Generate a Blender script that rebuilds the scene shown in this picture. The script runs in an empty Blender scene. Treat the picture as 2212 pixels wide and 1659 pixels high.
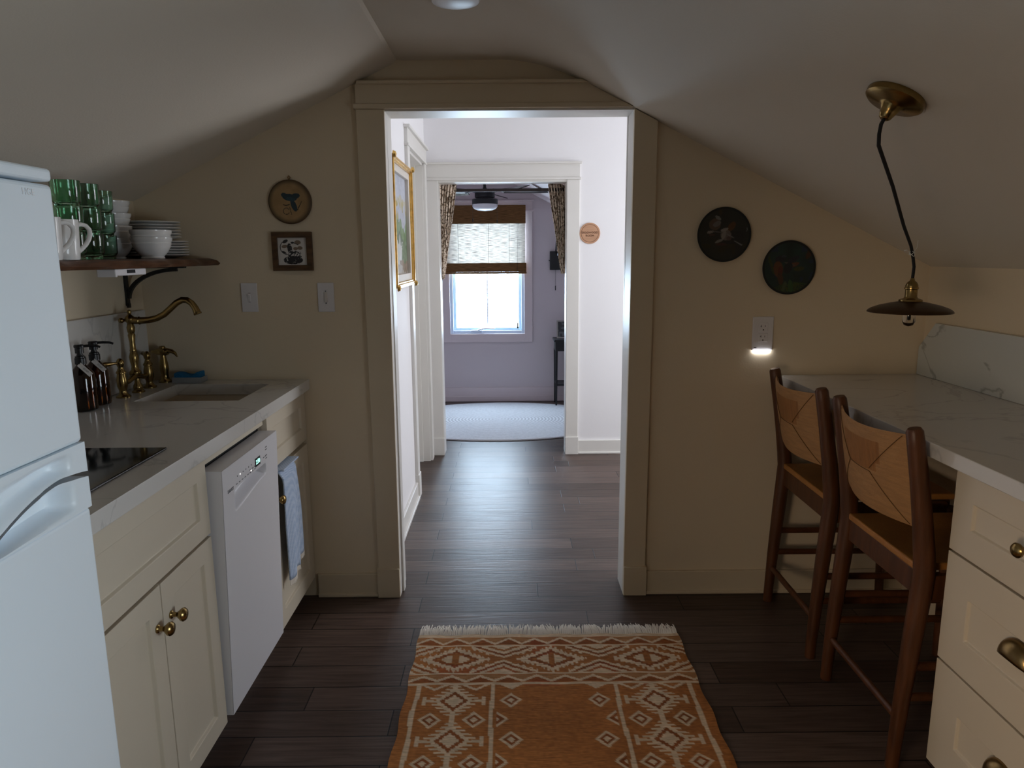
import bpy, bmesh, math, random
import numpy as np
from mathutils import Vector, Matrix
PI = math.pi
S = bpy.context.scene
COL = S.collection
random.seed(7)
RNG = np.random.default_rng(11)

# ------------------------------------------------------------------ camera
def make_camera():
    f, p, y, r, h, D = 1529.0428, .1809, .0025, -.008, 1.3882, 2.7415
    fw = Vector((math.sin(y)*math.cos(p), math.cos(y)*math.cos(p), -math.sin(p)))
    rt = Vector((math.cos(y), -math.sin(y), 0)); up = rt.cross(fw)
    rt2 = rt*math.cos(r) + up*math.sin(r); up2 = up*math.cos(r) - rt*math.sin(r)
    cam = bpy.data.cameras.new('camera'); cam.sensor_fit = 'HORIZONTAL'; cam.sensor_width = 36
    cam.lens = f/2212*36; cam.clip_start = .02
    o = bpy.data.objects.new('camera', cam); COL.objects.link(o)
    M = Matrix((rt2, up2, -fw)).transposed().to_4x4(); M.translation = (0, -D, h)
    o.matrix_world = M; S.camera = o
make_camera()

# ------------------------------------------------------------------ world, daylight, exposure
W = bpy.data.worlds.new('sky'); S.world = W; W.use_nodes = True
nt = W.node_tree; bg = nt.nodes['Background']
bg.inputs[0].default_value = (.62, .81, 1.0, 1); bg.inputs[1].default_value = 34.0
S.view_settings.view_transform = 'Standard'; S.view_settings.look = 'None'
S.view_settings.gamma = 1; S.view_settings.use_curve_mapping = False
S.view_settings.exposure = 0
S.cycles.use_denoising = True
S.cycles.max_bounces = 14; S.cycles.diffuse_bounces = 6; S.cycles.transmission_bounces = 14
S.cycles.transparent_max_bounces = 16
S.cycles.sample_clamp_indirect = 6
S.cycles.caustics_refractive = False; S.cycles.caustics_reflective = False

def area(name, loc, target, sx, sy, power, color, portal=False, spread=180):
    l = bpy.data.lights.new(name, 'AREA'); l.shape = 'RECTANGLE'; l.size = sx; l.size_y = sy
    l.energy = power; l.color = color; l.spread = math.radians(spread)
    if portal: l.cycles.is_portal = True
    o = bpy.data.objects.new(name, l); COL.objects.link(o); o.location = loc
    d = Vector(target) - Vector(loc)
    o.rotation_euler = d.to_track_quat('-Z', 'Y').to_euler()
    return o
# daylight in the windows, and one added fill on the left
area('daylight_bedroom_window', (-.20, 4.03, 1.25), (-.2, 0, 1.25), .72, 1.15, 10, (1, 1, 1), portal=True)
area('daylight_hall_window', (2.28, 1.35, 1.25), (0, 1.25, 1.15), .95, 1.3, 35.5, (.935, .955, 1.0))
area('daylight_kitchen_side_window', (1.60, -2.25, .90), (0, -2.20, .95), .75, .70, 7.9, (.78, .91, 1.0), spread=105)
area('kitchen_left_drawer_fill', (-1.39, -3.35, .95), (1.09, -1.45, .30), .80, .55, 5.0, (1.0, .76, .53), spread=66)  # warm fill aimed at the drawers, through an unseen added window

# ------------------------------------------------------------------ materials
MATS = {}
def mat(name, col, rough=.5, metal=0, bump=0, bscale=60, var=0, vscale=4, spec=None, coat=0, stretch=(1, 1, 1), emit=0, trans=0, ior=1.45, alpha=1):
    if name in MATS: return MATS[name]
    m = bpy.data.materials.new(name); m.use_nodes = True
    n = m.node_tree; b = n.nodes['Principled BSDF']; L = n.links.new
    b.inputs['Base Color'].default_value = (*col, 1); b.inputs['Roughness'].default_value = rough
    b.inputs['Metallic'].default_value = metal; b.inputs['IOR'].default_value = ior
    if spec is not None: b.inputs['Specular IOR Level'].default_value = spec
    if coat: b.inputs['Coat Weight'].default_value = coat
    if trans: b.inputs['Transmission Weight'].default_value = trans
    if emit:
        b.inputs['Emission Color'].default_value = (*col, 1); b.inputs['Emission Strength'].default_value = emit
    if var or bump:
        tc = n.nodes.new('ShaderNodeTexCoord'); mp = n.nodes.new('ShaderNodeMapping')
        mp.inputs['Scale'].default_value = stretch; L(tc.outputs['Object'], mp.inputs[0])
    if var:
        t = n.nodes.new('ShaderNodeTexNoise'); t.inputs['Scale'].default_value = vscale; t.inputs['Detail'].default_value = 5
        L(mp.outputs[0], t.inputs[0])
        r = n.nodes.new('ShaderNodeValToRGB'); e = r.color_ramp.elements
        e[0].position = .3; e[1].position = .7
        e[0].color = (*[c*(1-var) for c in col], 1); e[1].color = (*[min(1, c*(1+var)) for c in col], 1)
        L(t.outputs[0], r.inputs[0]); L(r.outputs[0], b.inputs['Base Color'])
    if bump:
        t = n.nodes.new('ShaderNodeTexNoise'); t.inputs['Scale'].default_value = bscale; t.inputs['Detail'].default_value = 4
        L(mp.outputs[0], t.inputs[0])
        bp = n.nodes.new('ShaderNodeBump'); bp.inputs['Strength'].default_value = bump; bp.inputs['Distance'].default_value = .01
        L(t.outputs[0], bp.inputs['Height']); L(bp.outputs[0], b.inputs['Normal'])
    MATS[name] = m; return m

M_wall = mat('cream_wall_paint', (.70, .595, .44), .75, bump=.05, bscale=180)
M_ceil = mat('white_ceiling_paint', (.68, .62, .53), .8, bump=.05, bscale=160)
M_trim = mat('cream_trim_paint', (.64, .545, .40), .4)
M_hall = mat('white_hall_paint', (.86, .85, .86), .7, bump=.04, bscale=180)
M_halltrim = mat('white_hall_trim', (.74, .72, .68), .4)
M_lilac = mat('lilac_wall_paint', (.64, .565, .58), .7, bump=.04, bscale=180)
M_lilactrim = mat('lilac_trim_paint', (.71, .61, .62), .45)
M_cab = mat('cream_cabinet_paint', (.64, .565, .45), .38)
M_white = mat('white_enamel', (.84, .91, .97), .28)
M_dw = mat('white_dishwasher_enamel', (.74, .73, .76), .3)
M_plast = mat('white_plastic', (.72, .70, .72), .35)
M_seam = mat('dark_gap', (.01, .01, .012), .8)
M_brass = mat('antique_brass', (.30, .205, .08), .24, 1, var=.2, vscale=30)
M_brassd = mat('aged_brass', (.26, .17, .07), .28, 1, var=.25, vscale=20)
M_black = mat('black_metal', (.010, .010, .011), .45)
M_blackp = mat('black_plastic', (.006, .006, .007), .35)
M_cer = mat('white_ceramic', (.80, .79, .78), .14)
M_glassblk = mat('black_ceramic_glass', (.006, .008, .009), .06)
M_walnut = mat('dark_walnut', (.095, .038, .017), .45, bump=.15, bscale=30, var=.45, vscale=9, stretch=(8, 1, 8))
M_sw = mat('stool_walnut', (.082, .027, .008), .42, bump=.08, bscale=40, var=.3, vscale=8, stretch=(6, 6, 1))
M_fwood = mat('brown_frame_wood', (.085, .040, .014), .45, var=.4, vscale=20, stretch=(1, 1, 4))
M_rod = mat('brown_curtain_rod', (.018, .009, .008), .6)
M_tan = mat('biscuit_sink', (.52, .43, .31), .3)
M_gold = mat('gilt_frame', (.72, .44, .12), .3, .8, var=.2, vscale=40)
M_linen = mat('pale_liner', (.66, .61, .55), .6)
M_tree = mat('pale_bark', (.70, .68, .66), .9, var=.2)
M_winframe = mat('white_window_vinyl', (.62, .72, .84), .35)

def mat_floor():
    m = bpy.data.materials.new('dark_plank_floor'); m.use_nodes = True
    n = m.node_tree; b = n.nodes['Principled BSDF']; L = n.links.new
    tc = n.nodes.new('ShaderNodeTexCoord')
    mp = n.nodes.new('ShaderNodeMapping'); mp.inputs['Location'].default_value = (.37, .031, 0)
    L(tc.outputs['Object'], mp.inputs[0])
    br = n.nodes.new('ShaderNodeTexBrick'); L(mp.outputs[0], br.inputs[0])
    br.offset = .37; br.offset_frequency = 2; br.squash = .72; br.squash_frequency = 3
    br.inputs['Scale'].default_value = 1; br.inputs['Brick Width'].default_value = 1.05
    br.inputs['Row Height'].default_value = .1215; br.inputs['Mortar Size'].default_value = .0022
    br.inputs['Mortar Smooth'].default_value = .3
    br.inputs['Color1'].default_value = (.058, .036, .027, 1); br.inputs['Color2'].default_value = (.118, .080, .065, 1)
    br.inputs['Mortar'].default_value = (.006, .004, .004, 1)
    g = n.nodes.new('ShaderNodeMapping'); g.inputs['Scale'].default_value = (1.6, 26, 1); L(tc.outputs['Object'], g.inputs[0])
    t = n.nodes.new('ShaderNodeTexNoise'); t.inputs['Scale'].default_value = 3; t.inputs['Detail'].default_value = 8
    t.inputs['Distortion'].default_value = .6; L(g.outputs[0], t.inputs[0])
    r = n.nodes.new('ShaderNodeMapRange'); r.inputs[1].default_value = .3; r.inputs[2].default_value = .7
    r.inputs[3].default_value = .62; r.inputs[4].default_value = 1.25; L(t.outputs[0], r.inputs[0])
    mx = n.nodes.new('ShaderNodeMix'); mx.data_type = 'RGBA'; mx.blend_type = 'MULTIPLY'; mx.inputs[0].default_value = 1
    L(br.outputs[0], mx.inputs[6]); L(r.outputs[0], mx.inputs[7]); L(mx.outputs[2], b.inputs['Base Color'])
    rr = n.nodes.new('ShaderNodeMapRange'); rr.inputs[3].default_value = .30; rr.inputs[4].default_value = .43; b.inputs['Specular IOR Level'].default_value = .22
    L(t.outputs[0], rr.inputs[0]); L(rr.outputs[0], b.inputs['Roughness'])
    bp = n.nodes.new('ShaderNodeBump'); bp.inputs['Strength'].default_value = .32; bp.inputs['Distance'].default_value = .003
    ad = n.nodes.new('ShaderNodeMath'); ad.operation = 'MULTIPLY_ADD'; ad.inputs[1].default_value = -4.0
    L(br.outputs[1], ad.inputs[0]); L(t.outputs[0], ad.inputs[2])
    L(ad.outputs[0], bp.inputs['Height']); L(bp.outputs[0], b.inputs['Normal'])
    return m
M_floor = mat_floor()

def mat_quartz(name, base, vein, amt):
    m = bpy.data.materials.new(name); m.use_nodes = True
    n = m.node_tree; b = n.nodes['Principled BSDF']; L = n.links.new
    tc = n.nodes.new('ShaderNodeTexCoord')
    t = n.nodes.new('ShaderNodeTexNoise'); t.inputs['Scale'].default_value = 2.2; t.inputs['Detail'].default_value = 6
    t.inputs['Distortion'].default_value = 1.2; L(tc.outputs['Object'], t.inputs[0])
    r = n.nodes.new('ShaderNodeValToRGB'); e = r.color_ramp.elements
    e[0].position = .485; e[0].color = (0, 0, 0, 1); e[1].position = .5; e[1].color = (amt, amt, amt, 1)
    k = e.new(.515); k.color = (0, 0, 0, 1)
    L(t.outputs[0], r.inputs[0])
    mx = n.nodes.new('ShaderNodeMix'); mx.data_type = 'RGBA'
    mx.inputs[6].default_value = (*base, 1); mx.inputs[7].default_value = (*vein, 1)
    L(r.outputs[0], mx.inputs[0]); L(mx.outputs[2], b.inputs['Base Color'])
    b.inputs['Roughness'].default_value = .16
    return m
M_quartz = mat_quartz('white_quartz', (.62, .60, .57), (.40, .39, .38), .5)
M_marble = mat_quartz('veined_marble', (.60, .63, .62), (.30, .31, .31), .8)

def mat_paint(name, rough=.5, weave=0):
    m = bpy.data.materials.new(name); m.use_nodes = True
    n = m.node_tree; b = n.nodes['Principled BSDF']; L = n.links.new
    a = n.nodes.new('ShaderNodeAttribute'); a.attribute_name = 'paint'
    b.inputs['Roughness'].default_value = rough
    if weave:
        tc = n.nodes.new('ShaderNodeTexCoord'); mp = n.nodes.new('ShaderNodeMapping'); mp.inputs['Scale'].default_value = (1, 14, 1)
        L(tc.outputs['Object'], mp.inputs[0])
        t = n.nodes.new('ShaderNodeTexNoise'); t.inputs['Scale'].default_value = 22; t.inputs['Detail'].default_value = 5; L(mp.outputs[0], t.inputs[0])
        r = n.nodes.new('ShaderNodeMapRange'); r.inputs[1].default_value = .3; r.inputs[2].default_value = .7; r.inputs[3].default_value = .72; r.inputs[4].default_value = 1.22
        L(t.outputs[0], r.inputs[0])
        mx = n.nodes.new('ShaderNodeMix'); mx.data_type = 'RGBA'; mx.blend_type = 'MULTIPLY'; mx.inputs[0].default_value = 1
        L(a.outputs[0], mx.inputs[6]); L(r.outputs[0], mx.inputs[7]); L(mx.outputs[2], b.inputs['Base Color'])
        bp = n.nodes.new('ShaderNodeBump'); bp.inputs['Strength'].default_value = weave; bp.inputs['Distance'].default_value = .004
        L(t.outputs[0], bp.inputs['Height']); L(bp.outputs[0], b.inputs['Normal'])
        b.inputs['Specular IOR Level'].default_value = .15
    else:
        L(a.outputs[0], b.inputs['Base Color'])
    return m
M_paint = mat_paint('painted_surface', .45)
M_canvas = mat_paint('painted_canvas', .6)
M_rug = mat_paint('woven_rug_wool', .95, .7)
M_curtain = mat_paint('printed_curtain_cloth', .9)

def mat_glass(name, col, rough=.01, ior=1.5):
    m = bpy.data.materials.new(name); m.use_nodes = True
    b = m.node_tree.nodes['Principled BSDF']
    b.inputs['Base Color'].default_value = (*col, 1); b.inputs['Roughness'].default_value = rough
    b.inputs['Transmission Weight'].default_value = 1; b.inputs['IOR'].default_value = ior
    return m
M_green = mat_glass('green_drinking_glass', (.62, .88, .73))
M_amber = mat_glass('amber_bottle_glass', (.20, .05, .007))
M_clear = mat_glass('clear_bulb_glass', (.95, .93, .90))
M_tray = mat('frosted_plastic', (.36, .38, .40), .3, trans=.25)
def mat_pane():
    m = bpy.data.materials.new('window_pane'); m.use_nodes = True
    n = m.node_tree; n.nodes.clear(); L = n.links.new
    o = n.nodes.new('ShaderNodeOutputMaterial'); mx = n.nodes.new('ShaderNodeMixShader')
    t = n.nodes.new('ShaderNodeBsdfTransparent'); g = n.nodes.new('ShaderNodeBsdfGlossy'); g.inputs['Roughness'].default_value = .02
    mx.inputs[0].default_value = .06; L(t.outputs[0], mx.inputs[1]); L(g.outputs[0], mx.inputs[2]); L(mx.outputs[0], o.inputs[0])
    return m
M_pane = mat_pane()
def mat_blind(name, col, sheer):
    m = bpy.data.materials.new(name); m.use_nodes = True
    n = m.node_tree; n.nodes.clear(); L = n.links.new
    o = n.nodes.new('ShaderNodeOutputMaterial')
    tc = n.nodes.new('ShaderNodeTexCoord'); mp = n.nodes.new('ShaderNodeMapping'); mp.inputs['Scale'].default_value = (5, 1, 120)
    L(tc.outputs['Object'], mp.inputs[0])
    t = n.nodes.new('ShaderNodeTexNoise'); t.inputs['Scale'].default_value = 3; t.inputs['Detail'].default_value = 6; L(mp.outputs[0], t.inputs[0])
    r = n.nodes.new('ShaderNodeValToRGB'); e = r.color_ramp.elements
    e[0].position = .35; e[0].color = (*[c*.45 for c in col], 1); e[1].position = .6; e[1].color = (*col, 1)
    L(t.outputs[0], r.inputs[0])
    d = n.nodes.new('ShaderNodeBsdfDiffuse'); tr = n.nodes.new('ShaderNodeBsdfTranslucent'); tp = n.nodes.new('ShaderNodeBsdfTransparent')
    L(r.outputs[0], d.inputs[0]); L(r.outputs[0], tr.inputs[0])
    a = n.nodes.new('ShaderNodeMixShader'); a.inputs[0].default_value = .24 if sheer else .02
    L(d.outputs[0], a.inputs[1]); L(tr.outputs[0], a.inputs[2])
    c = n.nodes.new('ShaderNodeMixShader')
    mr = n.nodes.new('ShaderNodeMapRange'); mr.inputs[1].default_value = .35; mr.inputs[2].default_value = .65
    mr.inputs[3].default_value = .004 if sheer else 0; mr.inputs[4].default_value = .08 if sheer else 0
    L(t.outputs[0], mr.inputs[0]); L(mr.outputs[0], c.inputs[0])
    L(a.outputs[0], c.inputs[1]); L(tp.outputs[0], c.inputs[2]); L(c.outputs[0], o.inputs[0])
    return m
M_sheer = mat_blind('sheer_woven_grass', (.88, .82, .74), True)
M_bamboo = mat_blind('brown_woven_bamboo', (.23, .12, .05), False)

def mat_rings():
    m = bpy.data.materials.new('braided_rug'); m.use_nodes = True
    n = m.node_tree; b = n.nodes['Principled BSDF']; L = n.links.new
    tc = n.nodes.new('ShaderNodeTexCoord'); mp = n.nodes.new('ShaderNodeMapping'); mp.inputs['Scale'].default_value = (1/1.0, 1/.69, 1)
    L(tc.outputs['Object'], mp.inputs[0])
    w = n.nodes.new('ShaderNodeTexWave'); w.wave_type = 'RINGS'; w.rings_direction = 'Z'; w.inputs['Scale'].default_value = 11
    w.inputs['Distortion'].default_value = .6; w.inputs['Detail Scale'].default_value = 8
    L(mp.outputs[0], w.inputs[0])
    t = n.nodes.new('ShaderNodeTexNoise'); t.inputs['Scale'].default_value = 55; t.inputs['Detail'].default_value = 3; L(tc.outputs['Object'], t.inputs[0])
    mu = n.nodes.new('ShaderNodeMath'); mu.operation = 'MULTIPLY'; L(w.outputs[1], mu.inputs[0]); L(t.outputs[0], mu.inputs[1])
    r = n.nodes.new('ShaderNodeValToRGB'); e = r.color_ramp.elements
    e[0].position = 0; e[0].color = (.46, .45, .47, 1); e[1].position = .5; e[1].color = (.70, .70, .72, 1)
    L(mu.outputs[0], r.inputs[0]); L(r.outputs[0], b.inputs['Base Color']); b.inputs['Roughness'].default_value = .9
    bp = n.nodes.new('ShaderNodeBump'); bp.inputs['Strength'].default_value = .6; bp.inputs['Distance'].default_value = .006
    L(mu.outputs[0], bp.inputs['Height']); L(bp.outputs[0], b.inputs['Normal'])
    return m
M_braid = mat_rings()
def mat_cloth(name, c1, c2, scale):
    m = bpy.data.materials.new(name); m.use_nodes = True
    n = m.node_tree; b = n.nodes['Principled BSDF']; L = n.links.new
    tc = n.nodes.new('ShaderNodeTexCoord'); ck = n.nodes.new('ShaderNodeTexChecker'); ck.inputs['Scale'].default_value = scale
    mp = n.nodes.new('ShaderNodeMapping'); mp.inputs['Rotation'].default_value = (.3, .5, .8); L(tc.outputs['Object'], mp.inputs[0]); L(mp.outputs[0], ck.inputs[0])
    ck.inputs[1].default_value = (*c1, 1); ck.inputs[2].default_value = (*c2, 1); L(ck.outputs[0], b.inputs['Base Color'])
    b.inputs['Roughness'].default_value = .95; b.inputs['Specular IOR Level'].default_value = .1
    return m
M_towel = mat_cloth('blue_woven_towel', (.36, .47, .66), (.56, .64, .78), 260)
M_fringe = mat('cream_cotton', (.80, .74, .66), .95, spec=.1)
M_rush = mat('woven_rush', (.39, .20, .075), .6, bump=.35, bscale=90, var=.13, vscale=18, stretch=(1, 1, 7))
M_rushd = mat('woven_rush_crosswise', (.30, .125, .032), .6, bump=.35, bscale=90, var=.13, vscale=18, stretch=(1, 7, 1))
M_seat = mat('tan_leather_seat', (.36, .15, .034), .42, bump=.15, bscale=120, var=.15, vscale=10)

# ------------------------------------------------------------------ mesh helpers
def rootloc(p):
    v = Vector((0, 0, 0))
    while p is not None: v += p.location; p = p.parent
    return v
class MB:
    """collects shapes in world coordinates, then links them as one mesh object"""
    def __init__(s): s.v = []; s.f = []; s.mi = []; s.cur = 0
    def add(s, vs, fs):
        o = len(s.v); s.v += [tuple(map(float, q)) for q in vs]; s.f += [[i+o for i in f] for f in fs]; s.mi += [s.cur]*len(fs); return s
    def box(s, x0, x1, y0, y1, z0, z1):
        x0, x1 = min(x0, x1), max(x0, x1); y0, y1 = min(y0, y1), max(y0, y1); z0, z1 = min(z0, z1), max(z0, z1)
        return s.add([(x0, y0, z0), (x1, y0, z0), (x1, y1, z0), (x0, y1, z0), (x0, y0, z1), (x1, y0, z1), (x1, y1, z1), (x0, y1, z1)],
                     [(0, 3, 2, 1), (4, 5, 6, 7), (0, 1, 5, 4), (1, 2, 6, 5), (2, 3, 7, 6), (3, 0, 4, 7)])
    def prism(s, poly, ax, a, b):
        """poly of 2-D points extruded along axis ax from a to b (order of the other two axes: x,y,z without ax)"""
        def P(q, w):
            return {'X': (w, q[0], q[1]), 'Y': (q[0], w, q[1]), 'Z': (q[0], q[1], w)}[ax]
        n = len(poly); vs = [P(q, a) for q in poly] + [P(q, b) for q in poly]
        return s.add(vs, [list(range(n))[::-1], list(range(n, 2*n))] + [(i, (i+1) % n, n+(i+1) % n, n+i) for i in range(n)])
    def lathe(s, prof, c=(0, 0, 0), n=32, axis=(0, 0, 1), sx=1, sy=1, caps=True):
        """prof: (r, h) pairs along axis from c"""
        q = Vector((0, 0, 1)).rotation_difference(Vector(axis).normalized()); c = Vector(c)
        vs = []; fs = []
        for r, h in prof:
            for k in range(n):
                a = 2*PI*k/n; vs.append(c + q @ Vector((r*sx*math.cos(a), r*sy*math.sin(a), h)))
        m = len(prof)
        for i in range(m-1):
            for k in range(n):
                k2 = (k+1) % n; fs.append((i*n+k, i*n+k2, (i+1)*n+k2, (i+1)*n+k))
        if caps and prof[0][0] > 1e-6: fs.append(list(range(n))[::-1])
        if caps and prof[-1][0] > 1e-6: fs.append([(m-1)*n+k for k in range(n)])
        return s.add(vs, fs)
    def tube(s, pts, r, n=10, cap=True, flat=1, up=None):
        pts = [Vector(p) for p in pts]; m = len(pts); rs = r if hasattr(r, '__len__') else [r]*m
        vs = []; fs = []; nrm = None
        for i, p in enumerate(pts):
            t = (pts[min(i+1, m-1)] - pts[max(i-1, 0)]).normalized()
            if nrm is None:
                u = Vector(up) if up else (Vector((0, 0, 1)) if abs(t.z) < .9 else Vector((0, 1, 0)))
                nrm = (u - t*u.dot(t)).normalized()
            else: nrm = (nrm - t*nrm.dot(t)).normalized()
            bn = t.cross(nrm)
            for k in range(n):
                a = 2*PI*k/n; vs.append(p + nrm*math.cos(a)*rs[i] + bn*math.sin(a)*rs[i]*flat)
        for i in range(m-1):
            for k in range(n):
                k2 = (k+1) % n; fs.append((i*n+k, i*n+k2, (i+1)*n+k2, (i+1)*n+k))
        if cap: fs.append(list(range(n))[::-1]); fs.append([(m-1)*n+k for k in range(n)])
        return s.add(vs, fs)
    def grid(s, P, closeu=False):
        """P: rows x cols array of points"""
        R_, C_ = len(P), len(P[0]); vs = [q for row in P for q in row]; fs = []
        for i in range(R_-1):
            for j in range(C_ if closeu else C_-1):
                j2 = (j+1) % C_; fs.append((i*C_+j, i*C_+j2, (i+1)*C_+j2, (i+1)*C_+j))
        return s.add(vs, fs)
    def shaker(s, X, sgn, y0, y1, z0, z1, th=.02, fr=.06, dp=.008):
        """a framed door or drawer front in the plane x = X, facing sgn, recessed panel"""
        xf, xb, xp = X, X-sgn*th, X-sgn*dp
        a, b, c, d = y0+fr, y1-fr, z0+fr, z1-fr; e = .004
        O = [(y0, z0), (y1, z0), (y1, z1), (y0, z1)]; I = [(a, c), (b, c), (b, d), (a, d)]; J = [(a+e, c+e), (b-e, c+e), (b-e, d-e), (a+e, d-e)]
        vs = [(xb, *q) for q in O] + [(xf, *q) for q in O] + [(xf, *q) for q in I] + [(xp, *q) for q in J]
        fs = [(0, 1, 2, 3), (12, 13, 14, 15)]
        for i in range(4):
            j = (i+1) % 4; fs += [(i, j, 4+j, 4+i), (4+i, 4+j, 8+j, 8+i), (8+i, 8+j, 12+j, 12+i)]
        return s.add(vs, fs)
    def build(s, name, mats, parent=None, smooth=None, bevel=0, seg=2, kind=None, label=None, solid=0, sub=0):
        me = bpy.data.meshes.new(name)
        L = rootloc(parent) if parent else Vector((0, 0, 0))
        me.from_pydata([tuple(Vector(q)-L) for q in s.v], [], s.f)
        ms = mats if isinstance(mats, (list, tuple)) else [mats]
        for m in ms: me.materials.append(m)
        if len(ms) > 1: me.polygons.foreach_set('material_index', s.mi)
        bm = bmesh.new(); bm.from_mesh(me)
        bmesh.ops.remove_doubles(bm, verts=bm.verts, dist=1e-6)
        bmesh.ops.recalc_face_normals(bm, faces=bm.faces); bm.to_mesh(me); bm.free()
        if smooth is not None:
            me.polygons.foreach_set('use_smooth', [True]*len(me.polygons)); me.set_sharp_from_angle(angle=math.radians(smooth))
        o = bpy.data.objects.new(name, me); COL.objects.link(o)
        if parent: o.parent = parent
        if solid:
            k = o.modifiers.new('thick', 'SOLIDIFY'); k.thickness = solid; k.offset = 0
        if sub:
            k = o.modifiers.new('sub', 'SUBSURF'); k.levels = sub; k.render_levels = sub
        if bevel:
            k = o.modifiers.new('bevel', 'BEVEL'); k.width = bevel; k.segments = seg; k.limit_method = 'ANGLE'; k.angle_limit = math.radians(40)
        if kind: o['kind'] = kind
        if label: o['label'] = label
        return o
def tag(o, label, cat, group=None):
    o['label'] = label; o['category'] = cat
    if group: o['group'] = group
    return o
def thing(name, loc, label, cat, group=None):
    o = bpy.data.objects.new(name, None); COL.objects.link(o); o.location = loc; o.empty_display_size = .05
    return tag(o, label, cat, group)
def struct(name, loc=(0, 0, 0)):
    o = bpy.data.objects.new(name, None); COL.objects.link(o); o.location = loc; o['kind'] = 'structure'; return o
def dup(root, loc, label=None, group=None):
    r = root.copy(); COL.objects.link(r); r.location = loc
    if label: r['label'] = label
    if group: r['group'] = group
    for ch in list(root.children):
        c = ch.copy(); COL.objects.link(c); c.parent = r
        for g in ch.children:
            d = g.copy(); COL.objects.link(d); d.parent = c
    return r
def text(name, body, M, size, mt, parent, depth=.0004, spacing=1.0):
    cu = bpy.data.curves.new(name, 'FONT'); cu.body = body; cu.size = size; cu.align_x = 'CENTER'; cu.align_y = 'CENTER'
    cu.extrude = depth; cu.space_character = spacing; cu.materials.append(mt)
    tmp = bpy.data.objects.new(name+'_curve', cu); COL.objects.link(tmp)
    me = bpy.data.meshes.new_from_object(tmp); bpy.data.objects.remove(tmp); me.name = name
    if not me.materials: me.materials.append(mt)
    o = bpy.data.objects.new(name, me); COL.objects.link(o); o.parent = parent
    M = M.copy(); M.translation = M.translation - rootloc(parent); o.matrix_local = M
    return o
def frame3(right, up, at):
    r = Vector(right).normalized(); u = Vector(up).normalized(); f = r.cross(u)
    M = Matrix((r, u, f)).transposed().to_4x4(); M.translation = at; return M
def set_paint(me, cols):
    """per-vertex colours of a thing's own printed or woven pattern"""
    a = me.attributes.new('paint', 'FLOAT_COLOR', 'POINT')
    c = np.ones((len(me.vertices), 4), np.float32); c[:, :3] = cols; a.data.foreach_set('color', c.ravel())
def painted_rect(name, mt, O, U, V, nu, nv, fn, parent=None):
    """flat picture spanned by U (across) and V (down) from corner O"""
    L = rootloc(parent) if parent else Vector((0, 0, 0))
    O, U, V = Vector(O)-L, Vector(U), Vector(V)
    s, t = np.meshgrid(np.linspace(0, 1, nu), np.linspace(0, 1, nv))
    P = np.array(O)[None, None] + s[..., None]*np.array(U) + t[..., None]*np.array(V)
    me = bpy.data.meshes.new(name)
    idx = np.arange(nu*nv).reshape(nv, nu)
    F = np.stack([idx[:-1, :-1], idx[1:, :-1], idx[1:, 1:], idx[:-1, 1:]], -1).reshape(-1, 4)
    me.from_pydata(P.reshape(-1, 3).tolist(), [], F.tolist()); me.materials.append(mt)
    set_paint(me, fn(s, t).reshape(-1, 3))
    o = bpy.data.objects.new(name, me); COL.objects.link(o)
    if parent: o.parent = parent
    return o
def painted_disc(name, mt, c, r, axis, fn, parent, dome=0, nr=44, ns=120):
    L = rootloc(parent); c = Vector(c)-L
    q = Vector((0, 0, 1)).rotation_difference(Vector(axis).normalized())
    if abs(axis[1]) > .9: R_, U_ = Vector((1, 0, 0)), Vector((0, 0, 1))
    vs = [c + Vector(axis)*dome]; uv = [(0, 0)]
    for i in range(1, nr+1):
        for k in range(ns):
            a = 2*PI*k/ns; x, y = i/nr*math.cos(a), i/nr*math.sin(a)
            vs.append(c + R_*x*r + U_*y*r + Vector(axis)*dome*(1-(i/nr)**2)); uv.append((x, y))
    fs = [(0, 1+k, 1+(k+1) % ns) for k in range(ns)]
    for i in range(nr-1):
        for k in range(ns):
            k2 = (k+1) % ns; a = 1+i*ns; fs.append((a+k, a+ns+k, a+ns+k2, a+k2))
    me = bpy.data.meshes.new(name); me.from_pydata([tuple(v) for v in vs], [], fs); me.materials.append(mt)
    u = np.array(uv); set_paint(me, fn(u[:, 0], u[:, 1]))
    o = bpy.data.objects.new(name, me); COL.objects.link(o); o.parent = parent
    return o
def ell(x, y, cx, cy, a, b, rot=0):
    c, s = math.cos(rot), math.sin(rot); dx, dy = x-cx, y-cy
    return ((dx*c+dy*s)/a)**2 + ((-dx*s+dy*c)/b)**2
def vnoise(x, y, sc, seed):
    """smooth value noise on arrays"""
    g = np.random.default_rng(seed).random((64, 64)); X, Y = x*sc+17, y*sc+29
    i, j = np.floor(X).astype(int), np.floor(Y).astype(int); fx, fy = X-i, Y-j
    fx = fx*fx*(3-2*fx); fy = fy*fy*(3-2*fy); w = lambda a, b: g[a % 64, b % 64]
    return (w(i, j)*(1-fx)+w(i+1, j)*fx)*(1-fy) + (w(i, j+1)*(1-fx)+w(i+1, j+1)*fx)*fy

# ================================================================== THE SETTING
LX, RX, BY = -1.41, 1.615, -4.3         # kitchen left knee wall, right knee wall, wall behind the camera
def left_slope(x): return 2.089 + (x+.389)*.483
def right_slope(x): return 2.085 - (x-.124)*.506
MB().box(-3.2, 3.2, -4.5, 4.4, -.06, 0).build('floor', M_floor, kind='structure')

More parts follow.
